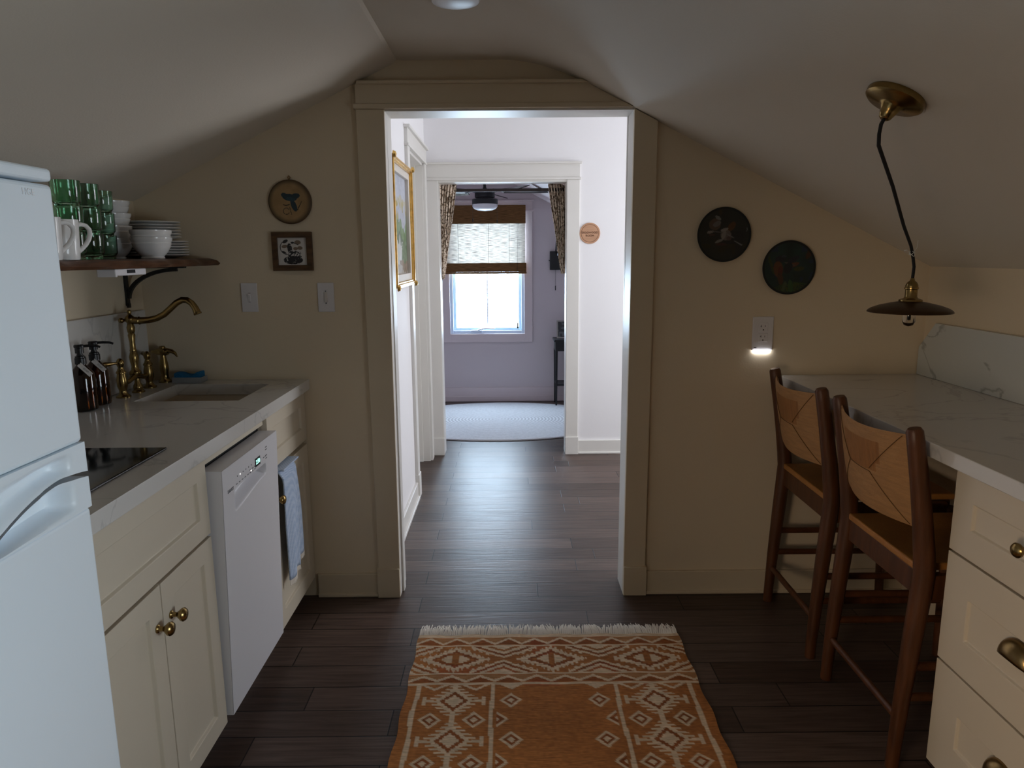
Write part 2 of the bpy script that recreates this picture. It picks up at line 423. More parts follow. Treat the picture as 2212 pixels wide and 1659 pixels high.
# gable wall between kitchen and hall, with the doorway
b = MB(); H0, H1 = 0, .12
for x0, x1, z0, z1 in ((-3.2, -.470, 0, 2.6), (.474, 3.2, 0, 2.6), (-.470, .474, 1.920, 2.6)): b.box(x0, x1, .002, .06, z0, z1)
b.build('wall_front', M_wall, kind='structure')
b = MB()
for x0, x1, z0, z1 in ((-.56, -.470, 0, 2.6), (.474, 2.4, 0, 2.6), (-.470, .474, 1.920, 2.6)): b.box(x0, x1, .06, .118, z0, z1)
b.build('wall_hall_near', M_hall, kind='structure')
b = MB(); vy0, vy1, vz0, vz1 = -3.80, -2.90, .60, 1.30
b.box(LX-.1, LX, BY, vy0, 0, left_slope(LX)+.05); b.box(LX-.1, LX, vy1, .002, 0, left_slope(LX)+.05); b.box(LX-.1, LX, vy0, vy1, 0, vz0); b.box(LX-.1, LX, vy0, vy1, vz1, left_slope(LX)+.05)
b.build('wall_left', M_wall, kind='structure')
w = struct('fill_window_4', (LX, -3.35, .95)); b = MB()  # unseen window added to carry the left fill light
MB().box(LX-.06, LX-.055, vy0, vy1, vz0, vz1).build('sky_block_panel', M_lilactrim, w)  # unseen opaque panel added to keep sky light out of the opening
for a in ((vy0, vy0+.05, vz0, vz1), (vy1-.05, vy1, vz0, vz1), (vy0+.05, vy1-.05, vz0, vz0+.05), (vy0+.05, vy1-.05, vz1-.05, vz1)): b.box(LX-.05, LX+.01, *a)
b.build('window_frame', M_winframe, w)
# right knee wall with a low window behind the camera's right shoulder
b = MB(); wy0, wy1, wz0, wz1 = -2.70, -1.80, .50, 1.27
b.box(RX, RX+.1, BY, wy0, 0, 1.36); b.box(RX, RX+.1, wy1, .002, 0, 1.36); b.box(RX, RX+.1, wy0, wy1, 0, wz0); b.box(RX, RX+.1, wy0, wy1, wz1, 1.36)
b.build('wall_right', M_wall, kind='structure')
w = struct('window_3', (RX, -2.25, .9)); b = MB()
MB().box(RX+.055, RX+.06, wy0, wy1, wz0, wz1).build('sky_block_panel', M_lilactrim, w)  # opaque panel, unseen, added so the sky adds no light here
for a in ((wy0, wy0+.05, wz0, wz1), (wy1-.05, wy1, wz0, wz1), (wy0+.05, wy1-.05, wz0, wz0+.05), (wy0+.05, wy1-.05, wz1-.05, wz1)): b.box(RX-.01, RX+.05, *a)
b.build('window_frame', M_winframe, w)
MB().box(LX-.1, RX+.1, BY-.1, BY, 0, 2.3).build('wall_back', M_wall, kind='structure')
# kitchen ceiling: two slopes and a narrow flat, with a taped ridge along the left joint
prof = [(-1.52, left_slope(-1.52)), (-.412, left_slope(-.412)), (-.404, 2.089), (-.384, 2.0855)]
prof += [(x, 2.0855) for x in (-.2, -.02)]
for k in range(1, 10):                                  # soft rounded joint on the right
    t = k/10; p0, p1, p2 = (-.02, 2.0855), (.124, 2.0855), (.30, right_slope(.30))
    prof.append(tuple((1-t)**2*p0[i]+2*t*(1-t)*p1[i]+t*t*p2[i] for i in (0, 1)))
prof += [(.30, right_slope(.30)), (1.70, right_slope(1.70))]
top = [(1.70, 2.30), (-1.52, 2.30)]
MB().prism(prof+top, 'Y', BY, .002).build('ceiling', M_ceil, kind='structure', smooth=12)

# trim round the kitchen side of the doorway
t = struct('trim_1', (0, 0, 0))
def casing_leg(x0b, x1b, x0t, x1t, zt, y0=-.020, y1=.002, zt2=None):
    zt2 = zt if zt2 is None else zt2
    v = [(x0b, y0, 0), (x1b, y0, 0), (x1b, y1, 0), (x0b, y1, 0), (x0t, y0, zt), (x1t, y0, zt2), (x1t, y1, zt2), (x0t, y1, zt)]
    return MB().add(v, [(0, 3, 2, 1), (4, 5, 6, 7), (0, 1, 5, 4), (1, 2, 6, 5), (2, 3, 7, 6), (3, 0, 4, 7)])
casing_leg(-.546, -.461, -.556, -.452, 1.914).build('casing', M_trim, t, bevel=.002)
casing_leg(.459, .547, .463, .550, right_slope(.463)-.003, zt2=right_slope(.55)-.003).build('casing', M_trim, t, bevel=.002)
def clipped(z0, z1, xl):                                # head boards are cut by the right-hand slope
    xr = lambda z: .124+(2.085-z)/.506-.003
    return [(xl, z0), (xr(z0), z0), (xr(z1), z1), (xl, z1)]
MB().prism(clipped(1.914, 1.932, -.564), 'Y', -.030, .002).build('bead', M_trim, t, bevel=.003)
MB().prism(clipped(1.932, 1.998, -.554), 'Y', -.022, .002).build('head_board', M_trim, t)
MB().prism(clipped(1.998, 2.010, -.546), 'Y', -.038, .002).build('cap_moulding', M_trim, t, bevel=.003)
b = MB().box(-.552, -.461, -.028, .002, 0, .125); b.build('plinth', M_trim, t, bevel=.002)
b = MB().box(.459, .553, -.028, .002, 0, .125); b.build('plinth', M_trim, t, bevel=.002)
# jamb liner of that doorway
t = struct('door_1', (0, .06, 0))
casing_leg(-.472, -.461, -.472, -.452, 1.907, -.012, .128).build('jamb', M_halltrim, t)
casing_leg(.459, .476, .463, .476, 1.907, -.012, .128).build('jamb', M_halltrim, t)
MB().box(-.474, .476, -.012, .128, 1.907, 1.922).build('head_jamb', M_halltrim, t)
b = MB().box(-.461, -.452, .03, .072, 0, 1.907); b.build('door_stop', M_halltrim, t)
# hall side casing
t = struct('trim_2', (0, .13, 0))
b = MB().box(-.548, -.461, .118, .138, 0, 1.914).box(.461, .55, .118, .138, 0, 1.914).box(-.548, .55, .118, .138, 1.914, 2.0)
b.build('casing', M_halltrim, t)
# kitchen baseboards
def base(name, x0, x1, y, m, sgn=-1, h=.098):
    a = MB().box(x0, x1, y, y+sgn*.014, 0, h).box(x0, x1, y, y+sgn*.022, 0, .014); return a.build(name, m, kind='structure', bevel=.003)
base('baseboard_front_left', -.80, -.552, .002, M_trim)
base('baseboard_front_right', .553, RX, .002, M_trim)

# ---- hall
HL = -.552
dy0, dy1, dz = 1.27, 1.95, 1.96                        # door opening in the hall's left wall
b = MB().box(HL-.12, HL, .118, dy0, 0, 2.6).box(HL-.12, HL, dy1, 2.10, 0, 2.6).box(HL-.12, HL, dy0, dy1, dz, 2.6)
b.build('wall_hall_left', M_hall, kind='structure')
d = struct('door_2', (HL-.08, 1.6, 0))
MB().box(HL-.11, HL-.075, dy0+.012, dy1-.012, .008, dz-.012).build('door_leaf', M_halltrim, d, bevel=.002)
b = MB().box(HL-.12, HL+.002, dy1-.012, dy1, 0, dz).box(HL-.12, HL+.002, dy0, dy0+.012, 0, dz).box(HL-.12, HL+.002, dy0, dy1, dz-.012, dz)
b.box(HL-.075, HL-.045, dy1-.024, dy1-.012, 0, dz-.012); b.build('jamb', M_halltrim, d)
t = struct('trim_3', (HL, 1.6, 0))
MB().box(HL, HL+.018, dy0-.085, dy0-.004, 0, dz+.004).build('casing', M_halltrim, t, bevel=.002)
MB().box(HL, HL+.018, dy1+.004, dy1+.085, 0, dz+.004).build('casing', M_halltrim, t, bevel=.002)
MB().box(HL, HL+.024, dy0-.095, dy1+.10, dz+.004, dz+.018).build('bead', M_halltrim, t, bevel=.002)
MB().box(HL, HL+.018, dy0-.085, dy1+.10, dz+.018, dz+.095).build('head_board', M_halltrim, t)
MB().box(HL, HL+.034, dy0-.10, dy1+.11, dz+.095, dz+.11).build('cap_moulding', M_halltrim, t, bevel=.003)
MB().box(HL, HL+.024, dy0-.088, dy0-.004, 0, .14).build('plinth', M_halltrim, t, bevel=.002)
MB().box(HL, HL+.016, .138, dy0-.088, 0, .098).box(HL, HL+.026, .138, dy0-.088, 0, .018).build('baseboard_hall_left', M_halltrim, kind='structure', bevel=.003)
FY = 2.10                                               # hall's far wall
b = MB()
for x0, x1, z0, z1 in ((-.70, -.478, 0, 2.6), (.396, 2.5, 0, 2.6), (-.478, .396, 1.870, 2.6)): b.box(x0, x1, FY, FY+.05, z0, z1)
b.build('wall_hall_far', M_hall, kind='structure')
b = MB()
for x0, x1, z0, z1 in ((-1.7, -.478, 0, 2.6), (.396, 1.8, 0, 2.6), (-.478, .396, 1.870, 2.6)): b.box(x0, x1, FY+.05, FY+.11, z0, z1)
b.build('wall_bedroom_near', M_lilac, kind='structure')
t = struct('trim_4', (0, FY, 0))
MB().box(-.545, -.468, FY-.018, FY, 0, 1.872).build('casing', M_halltrim, t, bevel=.002)
MB().box(.386, .470, FY-.018, FY, 0, 1.872).build('casing', M_halltrim, t, bevel=.002)
MB().box(-.552, .478, FY-.026, FY, 1.872, 1.886).build('bead', M_halltrim, t, bevel=.002)
MB().box(-.548, .470, FY-.018, FY, 1.886, 1.972).build('head_board', M_halltrim, t)
MB().box(-.552, .484, FY-.034, FY, 1.972, 1.985).build('cap_moulding', M_halltrim, t, bevel=.003)
MB().box(-.552, -.466, FY-.026, FY, 0, .125).build('plinth', M_halltrim, t, bevel=.002)
MB().box(.384, .474, FY-.026, FY, 0, .125).build('plinth', M_halltrim, t, bevel=.002)
t = struct('door_3', (0, FY, 0))
MB().box(-.480, -.466, FY-.012, FY+.118, 0, 1.858).build('jamb', M_halltrim, t)
MB().box(.384, .398, FY-.012, FY+.118, 0, 1.858).build('jamb', M_halltrim, t)
MB().box(-.480, .398, FY-.012, FY+.118, 1.858, 1.872).build('head_jamb', M_halltrim, t)
MB().box(.474, 2.4, FY-.014, FY, 0, .098).box(.474, 2.4, FY-.022, FY, 0, .014).build('baseboard_hall_far', M_halltrim, kind='structure', bevel=.003)
b = MB(); hy0, hy1, hz0, hz1 = .82, 1.88, .58, 1.92
b.box(2.3, 2.4, .118, hy0, 0, 2.6); b.box(2.3, 2.4, hy1, FY, 0, 2.6); b.box(2.3, 2.4, hy0, hy1, 0, hz0); b.box(2.3, 2.4, hy0, hy1, hz1, 2.6)
b.build('wall_hall_right', M_hall, kind='structure')
w = struct('window_2', (2.3, 1.35, 1.25)); b = MB()
MB().box(2.365, 2.37, hy0, hy1, hz0, hz1).build('sky_block_panel', M_halltrim, w)  # unseen panel added behind the hall area light to block the sky
for a in ((hy0, hy0+.05, hz0, hz1), (hy1-.05, hy1, hz0, hz1), (hy0+.05, hy1-.05, hz0, hz0+.05), (hy0+.05, hy1-.05, hz1-.05, hz1)): b.box(2.29, 2.36, *a)
b.build('window_frame', M_winframe, w)
MB().box(-.70, 2.4, .06, FY+.05, 2.42, 2.6).build('ceiling_hall', M_hall, kind='structure')

# ---- bedroom beyond
BF = 3.95; wx0, wx1, bz0, bz1 = -.560, .140, .652, 1.76
b = MB()
for x0, x1, z0, z1 in ((-1.7, wx0, 0, 2.6), (wx1, 1.8, 0, 2.6), (wx0, wx1, 0, bz0), (wx0, wx1, bz1, 2.6)): b.box(x0, x1, BF, BF+.12, z0, z1)
b.build('wall_bedroom_far', M_lilac, kind='structure')
MB().box(-1.7, -1.6, FY+.11, BF, 0, 2.6).build('wall_bedroom_left', M_lilac, kind='structure')
MB().box(1.7, 1.8, FY+.11, BF, 0, 2.6).build('wall_bedroom_right', M_lilac, kind='structure')
MB().prism([(-1.65, 1.35), (-.45, 2.08), (-.06, 2.08), (1.75, 1.12), (1.75, 2.6), (-1.65, 2.6)], 'Y', FY+.10, BF+.05).build('ceiling_bedroom', M_lilactrim, kind='structure')
MB().box(-1.6, 1.7, BF-.014, BF, .0, .135).box(-1.6, 1.7, BF-.022, BF, 0, .05).build('baseboard_bedroom_far', M_lilactrim, kind='structure', bevel=.003)
w = struct('window_1', (-.2, BF, bz0))
b = MB(); f = .028                                      # outer vinyl frame, sash, middle post, pane
for a in ((wx0, wx0+f, bz0, bz1), (wx1-f, wx1, bz0, bz1), (wx0+f, wx1-f, bz0, bz0+f), (wx0+f, wx1-f, bz1-f, bz1)): b.box(a[0], a[1], BF+.005, BF+.10, a[2], a[3])
b.build('window_frame', M_winframe, w, bevel=.003)
b = MB(); sx0, sx1, sz0, sz1 = wx0+f, wx1-f, bz0+f, bz1-f; g = .026
for a in ((sx0, sx0+g, sz0, sz1), (sx1-g, sx1, sz0, sz1), (sx0+g, sx1-g, sz0, sz0+g), (sx0+g, sx1-g, sz1-g, sz1)): b.box(a[0], a[1], BF+.045, BF+.085, a[2], a[3])
b.build('sash', M_winframe, w, bevel=.003)
MB().box(-.214, -.204, BF+.058, BF+.075, sz0+g, sz1-g).build('mullion', M_winframe, w)
MB().box(sx0+g, sx1-g, BF+.064, BF+.067, sz0+g, sz1-g).build('window_pane', M_pane, w)
MB().box(-.37, -.26, BF+.0, BF+.05, bz0+.006, bz0+.034).build('crank_cover', M_winframe, w, bevel=.008, seg=3)
b = MB().tube([(-.30, BF+.0, bz0+.036), (-.24, BF-.004, bz0+.05), (-.15, BF-.004, bz0+.046)], .006, 8).box(-.26, -.14, BF-.006, BF+.002, bz0+.043, bz0+.051)
b.build('crank_handle', M_plast, w)
t = struct('trim_5', (-.2, BF, bz0))
MB().box(wx0-.075, wx0, BF-.018, BF, bz0-.08, 1.775).build('casing', M_lilactrim, t, bevel=.002)
MB().box(wx1, wx1+.075, BF-.018, BF, bz0-.08, 1.775).build('casing', M_lilactrim, t, bevel=.002)
MB().box(wx0, wx1, BF-.018, BF, bz0-.08, bz0).build('casing', M_lilactrim, t, bevel=.002)
MB().box(wx0-.085, wx1+.085, BF-.026, BF, 1.775, 1.788).build('bead', M_lilactrim, t, bevel=.002)
MB().box(wx0-.075, wx1+.075, BF-.018, BF, 1.788, 1.868).build('head_board', M_lilactrim, t)
MB().box(wx0-.09, wx1+.09, BF-.034, BF, 1.868, 1.880).build('cap_moulding', M_lilactrim, t, bevel=.003)
# bare trees outside
def tree(x, y, h, r, lean, label, sd):
    rr = random.Random(sd); root = thing('bare_tree', (x, y, -3.0), label, 'tree')
    b = MB(); pts = [(x+lean*(k/8)+.04*math.sin(k*1.7+sd), y, -3+h*k/8) for k in range(9)]
    b.tube(pts, [r*(1-.08*k) for k in range(9)], 10); b.build('trunk', M_tree, root, smooth=60)
    b = MB()
    for k in range(12):
        i = rr.randint(3, 8); p = Vector(pts[i]); a = rr.uniform(-1, 1); l = rr.uniform(.7, 1.6)
        b.tube([p, p+Vector((a*l*.5, rr.uniform(-.3, .3), l*.55)), p+Vector((a*l*.8, rr.uniform(-.3, .3), l*1.15))], [r*.32, r*.2, r*.06], 6)
    b.build('branch', M_tree, root, smooth=60)
tree(.02, 6.6, 6.5, .09, .10, 'pale bare tree trunk seen through the right half of the window', 3)
tree(-.95, 8.2, 7, .08, -.10, 'pale bare tree seen through the left half of the window', 5)
tree(.75, 8.8, 7, .07, -.75, 'thin leaning bare tree at the right edge of the window view', 9)

# ================================================================== LEFT SIDE OF THE KITCHEN
# ---- refrigerator
FX, F1, F0 = -.69, -1.632, -2.24
r = thing('refrigerator', (-1.04, -1.93, 0), 'tall white top freezer refrigerator at the left edge of the photo', 'refrigerator')
MB().box(-1.385, FX-.055, F0+.004, F1-.004, .03, 1.500).build('body', M_white, r, bevel=.006)
MB().box(FX-.052, FX, F0, F1, 1.098, 1.497).build('freezer_door', M_white, r, bevel=.007, seg=3)
MB().box(FX-.052, FX, F0, F1, .09, .988).build('fridge_door', M_white, r, bevel=.007, seg=3)
MB().box(-1.385, FX+.004, F0-.002, F1-.004, 1.5005, 1.520).build('top_cap', M_white, r, bevel=.006, seg=3)
MB().box(-1.38, FX-.03, F0+.01, F1-.01, .0, .088).build('kick_plate', M_plast, r)
MB().box(FX-.05, FX-.046, F0+.004, F1-.004, .99, 1.096).build('gasket', M_seam, r)
fd = [o for o in r.children if o.name.startswith('freezer_door')][0]
text('logo', 'HGE', frame3((0, 1, 0), (0, 0, 1), (FX+.0006, -1.690, 1.482)), .0135, mat('pale_silver_print', (.85, .85, .87), .35), fd, spacing=1.05)
def bump_y(y):                                          # long soft hump of the hand hold between the doors
    a = min(max((y-(F0+.08))/.06, 0), 1); c = min(max((F1-.036-y)/.030, 0), 1)
    sm = lambda q: q*q*(3-2*q); return sm(a)*sm(c)
def gapz(y):                                            # wavy parting line: arched lip near the end, sagging towards the middle
    u = (F1-y)
    return 1.043 - .030*min(max((u-.10)/.10, 0), 1)**1.4 + .006*math.sin(min(u/.11, 1)*PI)
ys = np.linspace(F0, F1, 110)
def band(z_lo, z_hi, depth, sh):
    P = []
    for t in np.linspace(0, 1, 22):
        row = []
        for y in ys:
            z = z_lo(y)*(1-t)+z_hi(y)*t; row.append((FX+.002-depth*bump_y(y)*sh(t), y, z))
        P.append(row)
    b = MB().grid(P)
    for i in (0, -1):                                   # returns at the top and bottom edge
        b.grid([P[i], [(FX-.045, p[1], p[2]) for p in P[i]]])
    b.grid([[p[-1] for p in P], [(FX-.045, p[-1][1], p[-1][2]) for p in P]])
    return b
sm = lambda q: (lambda k: k*k*(3-2*k))(min(max(q, 0), 1))
band(lambda y: .9885, lambda y: gapz(y)-.004, .036, lambda t: sm((t-.10)/.25)*(1-.75*sm((t-.72)/.28))).build('door_handle', M_white, r, smooth=50, label='moulded wavy hand hold at the top of the lower door')
band(lambda y: gapz(y)+.005, lambda y: 1.097, .026, lambda t: (1-sm((t-.45)/.4))*(.2+.8*sm(t/.3))).build('door_handle', M_white, r, smooth=50, label='moulded hand hold under the freezer door')

# ---- base cabinets and dishwasher
CX = -.812
def knob(x, y, z, sgn, parent, big=1.0):
    MB().lathe([(0, 0), (.010, 0), (.010, .003), (.0065, .006), (.0055, .014), (.010, .020), (.0155, .026), (.0165, .031), (.013, .036), (.006, .038), (0, .0383)], (x, y, z), 24, (sgn, 0, 0)).build('knob', M_brass, parent, smooth=40, label='brass knob')
CB = 'cream base cabinet under the cooktop, one drawer front over two doors'
c = thing('base_cabinet', (-1.1, -1.21, 0), CB, 'cabinet')
MB().box(-1.40, CX-.021, -1.595, -.929, .09, .872).box(-1.40, -.90, -1.595, -.929, 0, .09).build('carcass', M_cab, c)
MB().shaker(CX, 1, -1.592, -.929, .655, .868, fr=.055, dp=.009).build('drawer_front', M_cab, c, bevel=.0015)
for y0, y1, ky in ((-1.528, -1.217, -1.246), (-1.213, -.929, -1.180)):
    d = MB().shaker(CX, 1, y0, y1, .085, .646, fr=.056, dp=.009).build('door', M_cab, c, bevel=.0015)
    knob(CX, ky, .552, 1, d)
d = thing('dishwasher', (-1.1, -.69, 0), 'white slim dishwasher with a lit display between the cream cabinets', 'dishwasher')
DX, D0, D1 = -.775, -.916, -.463
MB().box(-1.38, DX-.06, D0+.002, D1-.002, .10, .815).box(-1.38, -.90, D0+.01, D1-.01, 0, .10).build('body', M_dw, d)
# door: front sheet with a scooped hand hold
hy0_, hy1_, hz0_, hz1_ = -.835, -.575, .690, .728
zs = sorted(set(list(np.linspace(.098, .60, 4)) + list(np.linspace(.66, .76, 60)) + [.822])); yy = sorted(set([D0, D1] + list(np.linspace(-.86, -.55, 90))))
def scoop(y, z):
    def st(a, lo, hi, w): return sm((a-lo)/w)*sm((hi-a)/w)
    low = hz0_ + .030*sm((y-hy0_)/(hy1_-hy0_))**.8 - .012
    return .034*st(y, hy0_, hy1_, .012)*sm((z-low)/.022)*sm((hz1_+.018-z)/.006)
P = [[(DX-scoop(y, z), y, z) for y in yy] for z in zs]
b = MB().grid(P).box(DX-.06, DX-.001, D0, D1, .098, .66).box(DX-.06, DX-.04, D0, D1, .66, .76).box(DX-.06, DX-.001, D0, D1, .76, .822)
b.box(DX-.04, DX-.001, D0, -.862, .66, .76).box(DX-.04, DX-.001, -.548, D1, .66, .76)
b.v = [(x-.027*(1-z/.822), y, z) for x, y, z in b.v]
dd = b.build('door', M_dw, d, smooth=35)
MB().box(DX-.004, DX-.0005, -.668, -.626, .758, .784).build('display', M_seam, d)
M_digit = mat('lit_digits', (.45, 1.0, .85), emit=1.6)
text('display_digits', '2:50', frame3((0, 1, 0), (0, 0, 1), (DX-.0001, -.647, .771)), .019, M_digit, d)
M_ink = mat('grey_print', (.16, .16, .17), .6)
b = MB(); b2 = MB()
for k in range(6): b.box(DX, DX+.0006, -.812+.022*k, -.808+.022*k, .774, .778)
for k in range(6): b.box(DX, DX+.0006, -.822+.022*k, -.812+.022*k, .754, .7565)
for k in range(3): b.box(DX, DX+.0006, -.716+.02*k, -.704+.02*k, .762, .765).box(DX, DX+.0006, -.716+.02*k, -.706+.02*k, .754, .756)
for k in range(2): b2.box(DX, DX+.0006, -.598+.016*k, -.588+.016*k, .766, .769).box(DX, DX+.0006, -.576, -.562, .786+.008*k, .789+.008*k).box(DX, DX+.0006, -.576, -.562, .758+.009*k, .761+.009*k)
sh_ = lambda q: setattr(q, 'v', [(x-.027*(1-z/.822), y, z) for x, y, z in q.v])
sh_(b); sh_(b2); b.build('program_lettering', M_ink, d); b2.build('status_lettering', M_ink, d)
text('logo', 'DANSY', frame3((0, 1, 0), (0, 0, 1), (DX-.0017, -.862, .752)), .013, M_ink, d)
for yi, zi in ((-.791, .774), (-.706, .7575)): MB().box(DX-.004, DX-.0005, yi, yi+.004, zi, zi+.004).build('indicator_light', mat('white_indicator', (1, .95, .9), emit=1.2), d)
MB().box(CX-.03, CX-.012, -.925, -.448, .838, .873).build('trim_6', M_cab, kind='structure')
MB().box(-1.38, CX-.03, -.925, -.448, .818, .838).build('gap_shade', M_seam, kind='structure')  # dark block standing in for the shade in the gap above the dishwasher
c = thing('sink_cabinet', (-1.1, -.22, 0), 'cream sink cabinet against the end wall with a towel over its door', 'cabinet')
MB().box(-1.40, CX-.021, -.446, -.004, .09, .70).box(-1.40, -.90, -.446, -.004, 0, .09).box(-.88, CX-.021, -.446, -.004, .70, .872).build('carcass', M_cab, c)
MB().shaker(CX, 1, -.444, -.004, .672, .868, fr=.055, dp=.009).build('drawer_front', M_cab, c, bevel=.0015)
dr = MB().shaker(CX, 1, -.444, -.004, .085, .655, fr=.060, dp=.009).build('door', M_cab, c, bevel=.0015)
knob(CX, -.418, .566, 1, dr)
# ---- countertop with the sink cut-out
def ring(b, X0, X1, Y0, Y1, x0, x1, y0, y1, z0, z1):
    O = [(X0, Y0), (X1, Y0), (X1, Y1), (X0, Y1)]; I = [(x0, y0), (x1, y0), (x1, y1), (x0, y1)]
    vs = [(*q, z0) for q in O]+[(*q, z1) for q in O]+[(*q, z0) for q in I]+[(*q, z1) for q in I]; fs = []
    for i in range(4):
        j = (i+1) % 4; fs += [(i, j, 4+j, 4+i), (4+i, 4+j, 12+j, 12+i), (8+j, 8+i, 12+i, 12+j), (j, i, 8+i, 8+j)]
    return b.add(vs, fs)
o = ring(MB(), LX+.002, -.789, -1.610, -.002, -1.262, -.912, -.412, -.100, .8735, .914).build('countertop', M_quartz, bevel=.002)
tag(o, 'white quartz countertop with a sink cut-out, over the cream cabinets on the left', 'countertop')
o = MB().box(LX, LX+.020, -1.60, -.03, .9145, 1.192).build('backsplash', M_quartz, bevel=.002)
tag(o, 'low white quartz backsplash behind the brass faucet on the left', 'backsplash')
b = MB(); x0, x1, y0, y1 = -1.268, -.906, -.418, -.094
P = []
for z, k in ((.872, 0), (.80, .004), (.735, .010), (.722, .030)):
    row = []
    for cx_, cy_, a0 in ((x1-.04-k, y1-.04-k, 0), (x0+.04+k, y1-.04-k, 90), (x0+.04+k, y0+.04+k, 180), (x1-.04-k, y0+.04+k, 270)):
        for q in range(7): a = math.radians(a0+15*q); row.append((cx_+.04*math.cos(a), cy_+.04*math.sin(a), z))
    P.append(row)
b.grid(P, True); b.f.append([len(b.v)-28+i for i in range(28)]); b.mi.append(0)
b.grid([P[0], [(p[0]+(.012 if p[0] > -1.09 else -.012), p[1]+(.0 if p[1] > -.25 else -.008), .8725) for p in P[0]]], True)
s = thing('sink', (-1.087, -.256, .72), 'biscuit coloured undermount sink basin set in the left countertop', 'sink')
b.build('basin', M_tan, s, smooth=50, solid=.003)
MB().lathe([(.0, 0), (.028, 0), (.034, .003), (.036, .004)], (-1.087, -.256, .7225), 24).build('drain', M_brass, s, smooth=40)
# ---- cooktop
o = thing('cooktop', (-1.12, -1.19, .914), 'black glass cooktop set into the left countertop beside the refrigerator', 'cooktop')
MB().box(-1.385, -.862, -1.372, -1.020, .9143, .920).build('glass_top', M_glassblk, o, bevel=.003, seg=3)
b = MB()
for y in (-1.10, -1.28):
    b.lathe([(.07, 0), (.0712, .0003), (.0724, 0), (.07, 0)], (-1.22, y, .9201), 48, caps=False)
b.build('burner_mark', M_ink, o)
# ---- bridge faucet
fa = thing('bridge_faucet', (-1.335, -.248, .914), 'antique brass bridge faucet with a curved spout behind the sink', 'faucet')
fx, fy = -1.335, -.248
MB().lathe([(0, .058), (.017, .058), (.020, .064), (.020, .074), (.013, .082), (.011, .095), (.0145, .115), (.016, .128), (.012, .142), (.0105, .146), (.012, .150), (.010, .156), (.0095, .18), (.0125, .205), (.010, .212), (.012, .216), (.0135, .232), (.010, .246), (.012, .250), (.016, .254), (.017, .262), (.014, .270), (.008, .275), (.005, .279), (.0075, .286), (.006, .292), (0, .295)], (fx, fy, .914), 28).build('column', M_brass, fa, smooth=40)
sp = [(-1.335, 1.172), (-1.30, 1.170), (-1.268, 1.172), (-1.240, 1.178), (-1.212, 1.192), (-1.188, 1.212), (-1.166, 1.231), (-1.146, 1.241), (-1.128, 1.240), (-1.113, 1.229), (-1.103, 1.214), (-1.097, 1.198)]
MB().tube([(x, fy, z) for x, z in sp], [.013, .0125, .0115, .011, .011, .011, .011, .011, .011, .011, .0115, .013], 16).lathe([(.013, 0), (.0145, .003), (.012, .006)], (-1.305, fy, 1.1702), 20, (1, 0, .05)).lathe([(0, 0), (.013, 0), (.0145, -.004), (.013, -.007), (0, -.007)], (-1.0965, fy, 1.197), 20, (-.33, 0, .95)).build('spout', M_brass, fa, smooth=45)
MB().lathe([(.006, 0), (.005, .010), (.009, .016), (.0095, .022), (.006, .027), (0, .0285)], (fx-.012, fy, 1.172), 20, (-.55, -.84, 0)).build('finial', M_brass, fa, smooth=45)
b = MB().tube([(fx, fy-.09, .964), (fx, fy-.05, .962), (fx, fy-.02, .972), (fx, fy, .976), (fx, fy+.02, .972), (fx, fy+.05, .962), (fx, fy+.09, .964)], [.009, .0085, .011, .014, .011, .0085, .009], 14)
b.build('bridge', M_brass, fa, smooth=50)
MB().lathe([(.022, 0), (.022, .004), (.015, .010), (.017, .018), (.015, .026), (.010, .034), (.009, .05)], (fx+.004, fy, .9142), 24).build('escutcheon', M_brass, fa, smooth=40)
for y, dirn in ((-.340, (-.45, -.89, .02)), (-.157, (-.6, .75, .02))):
    h = MB().lathe([(.024, 0), (.024, .004), (.016, .010), (.012, .018), (.0125, .026), (.017, .040), (.0175, .062), (.0135, .082), (.0165, .084), (.0165, .088), (.012, .094), (.0085, .104), (.010, .108), (.012, .114), (.013, .122), (.0095, .130), (.005, .134), (0, .136)], (fx, y, .9142), 24).build('valve', M_brass, fa, smooth=40)
    MB().lathe([(.005, .006), (.0045, .02), (.006, .034), (.0085, .052), (.008, .062), (.004, .067), (0, .068)], (fx, y, 1.034), 16, dirn).build('lever', M_brass, h, smooth=45)
sp_ = thing('side_sprayer', (-1.333, -.042, .914), 'antique brass side sprayer beside the sponge dish', 'sprayer')
MB().lathe([(.024, 0), (.024, .004), (.017, .010), (.014, .020), (.0135, .032), (.0175, .050), (.0155, .072), (.011, .095), (.0105, .108)], (-1.333, -.042, .9142), 24).build('handle', M_brass, sp_, smooth=40)
MB().lathe([(0, -.046), (.006, -.044), (.0085, -.030), (.012, -.022), (.014, -.008), (.0165, .004), (.0145, .016), (.011, .022)], (-1.333, -.042, 1.032), 20, (1, -.08, .02)).lathe([(.010, .0), (.012, .006), (.009, .012), (0, .0135)], (-1.333, -.042, 1.042), 16).build('spray_head', M_brass, sp_, smooth=45)
MB().tube([(-1.314, -.043, 1.036), (-1.297, -.044, 1.034), (-1.284, -.046, 1.026), (-1.276, -.047, 1.012)], [.010, .0085, .006, .002], 12).build('trigger', M_brass, sp_, smooth=45)
